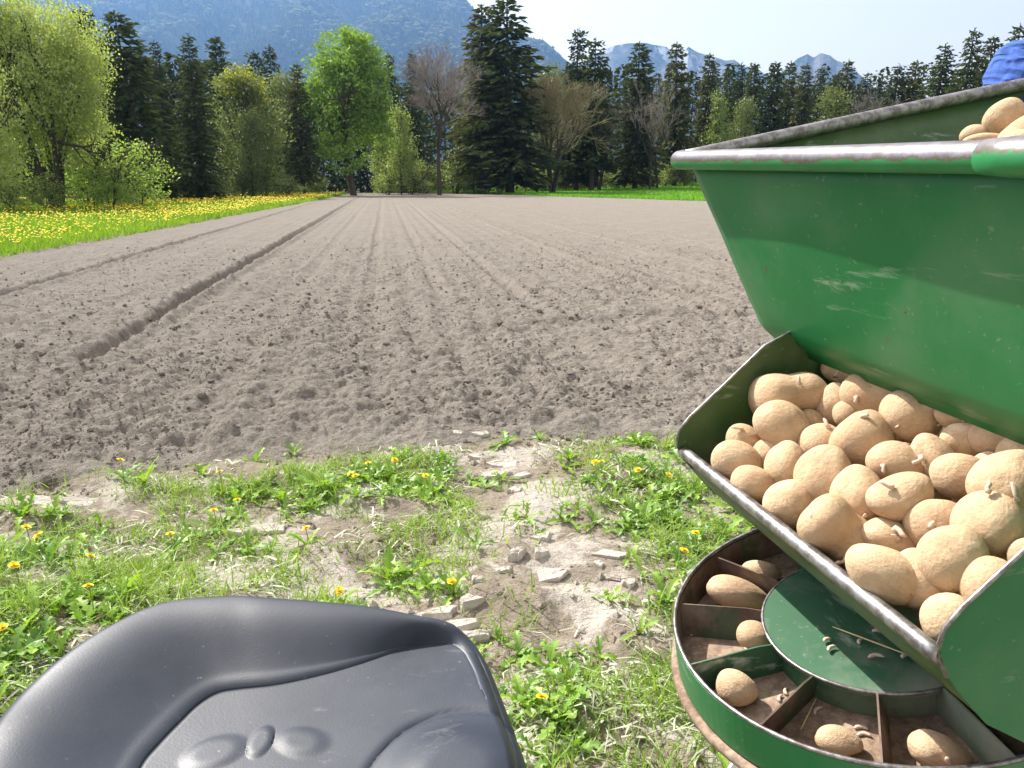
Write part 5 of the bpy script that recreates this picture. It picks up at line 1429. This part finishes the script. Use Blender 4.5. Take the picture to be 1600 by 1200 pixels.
# broken shoots and a straw lying on the turntable
for i, (px, py, L, a, c, mt, nm, lab) in enumerate([
    (1291, 998, .016, .3, -.004, 'sprout', 'broken_sprout', 'pinkish broken shoot on the lit hub plate, upper of two'), (1297, 1011, .020, .5, -.004, 'sprout', 'broken_sprout', 'pale broken shoot on the lit hub plate, lower of two'),
    (1370, 968, .018, .4, -.004, 'sprout', 'broken_sprout', 'broken shoot far back in the shade of the hub plate'), (1373, 985, .020, -.6, -.004, 'sprout', 'broken_sprout', 'thick broken shoot in the hub plate shade'),
    (1342, 1001, .014, .8, -.004, 'sprout', 'broken_sprout', 'pale shoot beside the straw on the hub plate'), (1368, 1023, .026, -.2, -.004, 'sprout', 'broken_sprout', 'curved shoot at the front of the hub plate shade'),
    (1311, 923, .014, 1.2, -.004, 'sprout', 'broken_sprout', 'shoot near the back rim of the hub plate'), (1412, 1024, .012, .3, -.004, 'sprout', 'broken_sprout', 'shoot chip near the bar on the hub plate'),
    (1370, 1005, .10, -.85, -.003, 'straw', 'straw', 'yellow straw lying across the hub plate'),
    (1217, 1090, .018, 1.0, -WALL, 'sprout', 'broken_sprout', 'pale shoot on the lower left pocket floor, left'), (1226, 1080, .018, 1.3, -WALL, 'sprout', 'broken_sprout', 'pale shoot on the lower left pocket floor, right'),
    (1265, 1112, .055, .9, -WALL, 'straw', 'straw', 'bent straw in the front turntable pocket'), (1275, 1108, .022, .6, -WALL, 'sprout', 'broken_sprout', 'brownish shoot in the front pocket shade'),
    (1345, 1135, .022, -.3, -WALL, 'sprout', 'broken_sprout', 'shoot behind the flat-lying potato'), (1350, 1146, .022, -.3, -WALL, 'sprout', 'broken_sprout', 'shoot touching the flat-lying potato'),
    (1226, 903, .016, -.9, -WALL, 'sprout', 'broken_sprout', 'white shoot on the farthest pocket floor'), (1083, 990, .012, .2, -WALL, 'sprout', 'broken_sprout', 'tiny shoot in the shaded left pocket'), (1530, 1160, .03, -.8, -WALL, 'sprout', 'broken_sprout', 'shoot on the near right pocket floor')]):
    c = c + CC + (.0022 if mt == 'sprout' else .002)
    s_, b_ = on_c(px, py, c)
    L = L * (0.6 if mt == 'sprout' else 1.0)
    t = np.linspace(-.5, .5, 6); dv = RV * math.cos(a) + np.array([0, 1, 0]) * math.sin(a)
    ds, db = dv @ fa, dv @ fb; nn = math.hypot(ds, db); ds, db = ds / nn, db / nn
    cur = (0.25 if mt == 'sprout' else 0.0) * L * (4 * t * t)
    pts = PF(s_ + ds * L * t - db * cur, b_ + db * L * t + ds * cur, np.full(6, c))
    V, F = tube(pts, np.array([.5, 1, 1, .9, .8, .35]) * (.0021 if mt == 'sprout' else .0009), 7)
    o = mk(nm, V, F, MAT[mt], None, pts[2], smooth=True); tag(o, lab, 'sprout' if mt == 'sprout' else 'straw', 'bits lying on the turntable')

# ------------------------------------------------------------------ moulded seat
ZS = CAM_H - 0.47
def on_z(px, py, z):
    r = P(px, py); k = (z - CAM_H) / r[2]; return (CAM + r * k)[:2]
OUT = [(-10, 1180, .085), (60, 1085, .092), (150, 1010, .096), (250, 960, .095), (350, 947, .090), (420, 950, .085), (560, 962, .068), (650, 978, .050), (690, 986, .036), (722, 1004, .018), (745, 1035, .006), (770, 1100, .0), (790, 1160, .0), (803, 1220, .0), (812, 1300, .0), (800, 1390, .0), (700, 1470, .01), (500, 1500, .01), (250, 1500, .03), (60, 1430, .06), (-40, 1300, .078)]
CRE = [(688, 992), (640, 1014), (590, 1034), (540, 1052), (490, 1066), (430, 1079), (370, 1086), (340, 1093), (310, 1112), (280, 1142), (252, 1172), (225, 1205), (205, 1260), (215, 1350), (330, 1420), (560, 1440), (700, 1400), (790, 1320), (792, 1230), (776, 1150), (756, 1085), (722, 1016)]
def spline(pts, n):
    pts = np.asarray(pts, float); m = len(pts); t = np.linspace(0, m, n, endpoint=False); i = t.astype(int); f = (t - i)[:, None]
    a, b, c, d = pts[(i - 1) % m], pts[i % m], pts[(i + 1) % m], pts[(i + 2) % m]
    return 0.5 * ((2 * b) + (c - a) * f + (2 * a - 5 * b + 4 * c - d) * f * f + (3 * b - a - 3 * c + d) * f ** 3)
OUT = [(px, py, h * 0.45) for px, py, h in OUT]
op = np.array([np.append(on_z(px, py, ZS + h), h) for px, py, h in OUT])
cp = np.array([on_z(px, py, ZS + .004) for px, py in CRE])
ctr = np.array([-.19, .50])
NS = 260
oc = spline(op, 720); cc = spline(cp, 720)
def radial(curve, ang):
    a = np.arctan2(curve[:, 1] - ctr[1], curve[:, 0] - ctr[0]); k = np.argsort(a); r_ = np.hypot(curve[:, 0] - ctr[0], curve[:, 1] - ctr[1])
    out = [np.interp(ang, np.concatenate([a[k] - 2 * math.pi, a[k], a[k] + 2 * math.pi]), np.tile(r_[k], 3))]
    if curve.shape[1] > 2: out.append(np.interp(ang, np.concatenate([a[k] - 2 * math.pi, a[k], a[k] + 2 * math.pi]), np.tile(curve[k, 2], 3)))
    return out
ang = np.linspace(-math.pi, math.pi, NS, endpoint=False)
ro, lh = radial(oc, ang); rc, = radial(cc, ang)
rc = np.minimum(rc, ro - 0.008)
rows = []
for t in np.linspace(0.02, 1, 60) ** 0.8: rows.append((rc * t, np.zeros(NS), 'pan'))
for t in np.linspace(0.01, 1, 40): rows.append((rc + (ro - rc) * t, t, 'lip'))
for t in np.linspace(0.1, 1, 10): rows.append((ro, t, 'roll'))
V = []
lipw = np.clip(lh / 0.014, 0, 1)
for r_, t, kd in rows:
    if kd == 'roll':
        a = t * math.pi * 0.5; rr_ = ro + 0.012 * np.sin(a); zz = lh + .004 - (1 - lipw) * .012 - 0.022 * (1 - np.cos(a)) - 0.06 * max(0, t - .5)
    elif kd == 'lip':
        # groove at the crease, concave rise, soft crown at the outer edge
        up = lh * (0.45 * (1 - (1 - t) ** 1.6) + 0.55 * (0.5 - 0.5 * math.cos(math.pi * t))); gro = -0.0032 * lipw * math.exp(-((t - .015) / .03) ** 2) + 0.0012 * lipw * math.exp(-((t - .10) / .06) ** 2)
        rnd = -(1 - lipw) * 0.012 * t ** 2.0
        rr_ = r_; zz = up + gro + rnd + .004
    else: rr_ = r_; zz = np.full(NS, 0.004)
    V.append(np.stack([ctr[0] + rr_ * np.cos(ang), ctr[1] + rr_ * np.sin(ang), np.broadcast_to(zz, (NS,))], 1))
V = np.array(V)
X, Y = V[..., 0], V[..., 1]
# pan relief: thigh pad at the lower right, embossed ovals, slight dish
def pad(px, py, rx, ry, h, soft=.25, rot=0.0):
    c = on_z(px, py, ZS); dx, dy = X - c[0], Y - c[1]; ca, sa = math.cos(rot), math.sin(rot)
    d = np.sqrt(((dx * ca + dy * sa) / rx) ** 2 + ((-dx * sa + dy * ca) / ry) ** 2)
    return h * sstep(1.0, 1.0 - soft, d), d
dz, d = pad(715, 1235, .072, .082, .012, .7, -.25); groove = -0.0022 * np.exp(-((d - 1.03) / .05) ** 2)
V[..., 2] += dz + groove
for a in ((408, 1172, .0105, .021, .0018, .45, .0), (472, 1172, .028, .019, .002, .6, -.3), (336, 1190, .030, .022, .002, .55, .5), (520, 1300, .03, .022, .004, .5, 0)): V[..., 2] += pad(*a)[0]
npan = 60
dish = -0.002 * (1 - np.clip(np.hypot(X[:npan] - ctr[0], Y[:npan] - ctr[1]) / np.maximum(rc, .01)[None], 0, 1) ** 2); V[:npan, :, 2] += dish
V[..., 2] += ZS
nR = len(rows)
Vf = np.vstack([V.reshape(-1, 3), [[ctr[0], ctr[1], V[0, :, 2].mean()]]])
F3 = np.stack([np.full(NS, nR * NS), np.arange(NS), (np.arange(NS) + 1) % NS], 1)
seat = empty('operator_seat', (ctr[0], ctr[1], 0))
tag(seat, 'black moulded plastic operator seat with raised rear lip in the foreground', 'seat')
sh_ = mk('seat_pan', Vf, [F3, gridF(nR, NS, True)], MAT['seat'], seat, smooth=True); solid(sh_, 0.006)
V, F = tube([(ctr[0], ctr[1] - .05, ZS - .03), (ctr[0], ctr[1] - .05, .60), (ctr[0] + .05, ctr[1] - .1, .05)], 0.03, 12); mk('seat_post', V, F, MAT['steel_dark'], seat, smooth=True)
V, F = tube([(ctr[0], ctr[1] - .05, .60), (.64, .70, .62)], 0.028, 10); mk('seat_arm', V, F, MAT['green_old'], seat, smooth=True)
V, F = box(ctr[0] + .05, ctr[1] - .1, .03, .30, .25, .05); mk('foot_plate', V, F, MAT['steel_dark'], seat)
V, F = box(ctr[0], ctr[1] - .05, ZS - .032, .2, .2, .012); mk('mount_plate', V, F, MAT['steel_dark'], seat)

# ------------------------------------------------------------------ person behind the bin, leaning over it
def skin_obj(name, verts, edges, radii, mat, parent, org, root=0, sub=3):
    me = bpy.data.meshes.new(name)
    me.from_pydata([tuple(np.asarray(v) - org) for v in verts], edges, [])
    o = link(name, me, parent, org)
    me.skin_vertices.new() if hasattr(me.skin_vertices, 'new') and not me.skin_vertices else None
    m1 = o.modifiers.new('skin', 'SKIN')
    if not me.skin_vertices: me.attributes
    for i, r_ in enumerate(radii):
        sv = me.skin_vertices[0].data[i]; sv.radius = (r_, r_) if np.isscalar(r_) else r_; sv.use_root = (i == root)
    m2 = o.modifiers.new('sub', 'SUBSURF'); m2.levels = sub; m2.render_levels = sub
    m1.use_smooth_shade = True
    me.materials.append(mat)
    return o
pw = lambda px, py, D: CAM + P(px, py, D)
sl_ = pw(1583, 122, 1.34)                    # near shoulder
pelvis = np.array([1.12, 1.62, 1.10]); chest = np.array([1.13, 1.45, 1.50]); neck = np.array([1.16, 1.36, 1.68]); head = np.array([1.19, 1.27, 1.84]); crown = np.array([1.20, 1.25, 1.94])
sr_ = np.array([1.36, 1.42, 1.62])
el_ = np.array([1.10, 1.05, 1.52]); wr_ = np.array([1.02, .86, 1.50])
er_ = np.array([1.50, 1.22, 1.45]); wrr = np.array([1.35, 1.02, 1.50])
hl, hr_ = np.array([1.03, 1.64, 1.05]), np.array([1.22, 1.64, 1.05])
kl, kr = np.array([1.03, 1.55, .72]), np.array([1.24, 1.60, .72]); al, ar = np.array([1.05, 1.64, .40]), np.array([1.26, 1.66, .40])
person = empty('person', (1.13, 1.6, .315))
tag(person, 'person in a blue short-sleeved shirt leaning over the bin, only a sleeve in view', 'person')
verts = [pelvis, (pelvis + chest) / 2, chest, neck, head, crown, sl_, (sl_ + el_) / 2, el_, wr_, sr_, er_, wrr, hl, kl, al, hr_, kr, ar, al + (0, -.14, -.05), ar + (0, -.14, -.05)]
edges = [(0, 1), (1, 2), (2, 3), (3, 4), (4, 5), (2, 6), (6, 7), (7, 8), (8, 9), (2, 10), (10, 11), (11, 12), (0, 13), (13, 14), (14, 15), (0, 16), (16, 17), (17, 18), (15, 19), (18, 20)]
rad = [.14, .13, .14, .055, .085, .055, .058, .048, .042, .030, .058, .042, .030, .085, .062, .045, .085, .062, .045, .035, .035]
hand_v = []
for wv, d in ((wr_, np.array([-.25, -.9, -.3])), (wrr, np.array([-.5, -.8, -.3]))):       # palms with five fingers
    d = d / np.linalg.norm(d); sd = np.cross(d, [0, 0, 1]); sd /= np.linalg.norm(sd)
    wi = 9 if wv is wr_ else 12
    pi = len(verts); verts.append(wv + d * .06); rad.append((.030, .018)); edges.append((wi, pi))
    for q, (off, L) in enumerate(((-.030, .068), (-.010, .078), (.010, .074), (.028, .058))):
        b0 = len(verts); root_ = wv + d * .085 + sd * off
        verts += [root_, root_ + d * L * .5 + np.array([0, 0, -.008]), root_ + d * L * .9 + np.array([0, 0, -.03])]; rad += [.010, .009, .007]
        edges += [(pi, b0), (b0, b0 + 1), (b0 + 1, b0 + 2)]
    b0 = len(verts); th_ = wv + d * .03 - sd * .035
    verts += [th_, th_ + d * .035 - sd * .022, th_ + d * .062 - sd * .02]; rad += [.011, .010, .008]; edges += [(pi, b0), (b0, b0 + 1), (b0 + 1, b0 + 2)]
skin_obj('body', verts, edges, rad, MAT['skin'], person, np.array([1.13, 1.6, .315]))
so = np.array([1.13, 1.6, .315])
sle = sl_ + (el_ - sl_) * .13; sre = sr_ + (er_ - sr_) * .5
mid = (pelvis + chest) / 2
skin_obj('shirt', [pelvis + (0, 0, -.03), mid, chest, chest + (neck - chest) * .62, sl_, sle, sr_, sre, sl_ + (sle - sl_) * .5, sr_ + (sre - sr_) * .5],
         [(0, 1), (1, 2), (2, 3), (2, 4), (4, 8), (8, 5), (2, 6), (6, 9), (9, 7)], [.165, .155, .165, .085, .078, .074, .078, .074, .076, .076], MAT['blue'], person, so)
shirt = bpy.data.objects['shirt']
ftex = bpy.data.textures.new('folds', 'CLOUDS'); ftex.noise_scale = 0.034; ftex.noise_depth = 2
fold = shirt.modifiers.new('folds', 'DISPLACE'); fold.texture = ftex; fold.strength = 0.034; fold.mid_level = 0.5
skin_obj('trousers', [pelvis + (0, 0, .02), hl, kl, al + (0, 0, .03), hr_, kr, ar + (0, 0, .03)], [(0, 1), (1, 2), (2, 3), (0, 4), (4, 5), (5, 6)], [.155, .10, .08, .07, .10, .08, .07], MAT['jeans'], person, so)
for f_ in (al, ar):
    skin_obj('boot', [f_ + (0, .03, -.03), f_ + (0, -.06, -.045), f_ + (0, -.17, -.05)], [(0, 1), (1, 2)], [.055, .05, .04], MAT['shoe'], person, so)
v, f = ico(3)
hv = v * (.092, .105, .115); hv = hv[:, :]; hvk = (v[:, 2] > -.15) | (v[:, 1] > .25)
fm = f[hvk[f].all(1)]
fdir = R(10)
hd_c = head + (0.003, .012, .035)
mk('hair', hv + hd_c, fm, MAT['hair'], person, smooth=True)
fcv, fcf = ico(2)
for sx in (-1, 1):
    mk('eye', fcv * .011 + head + np.array([sx * .030, -.082, .022]), fcf, plain('eye_white', (0.7, 0.7, 0.68), 0.3), person, smooth=True)
    mk('ear', fcv * (.010, .020, .030) + head + np.array([sx * .086, .005, .01]), fcf, MAT['skin'], person, smooth=True)
mk('nose', fcv * (.013, .022, .024) + head + np.array([0, -.092, -.005]), fcf, MAT['skin'], person, smooth=True)
mk('mouth', fcv * (.024, .008, .006) + head + np.array([0, -.080, -.045]), fcf, plain('lips', (0.42, 0.18, 0.15), 0.5), person, smooth=True)
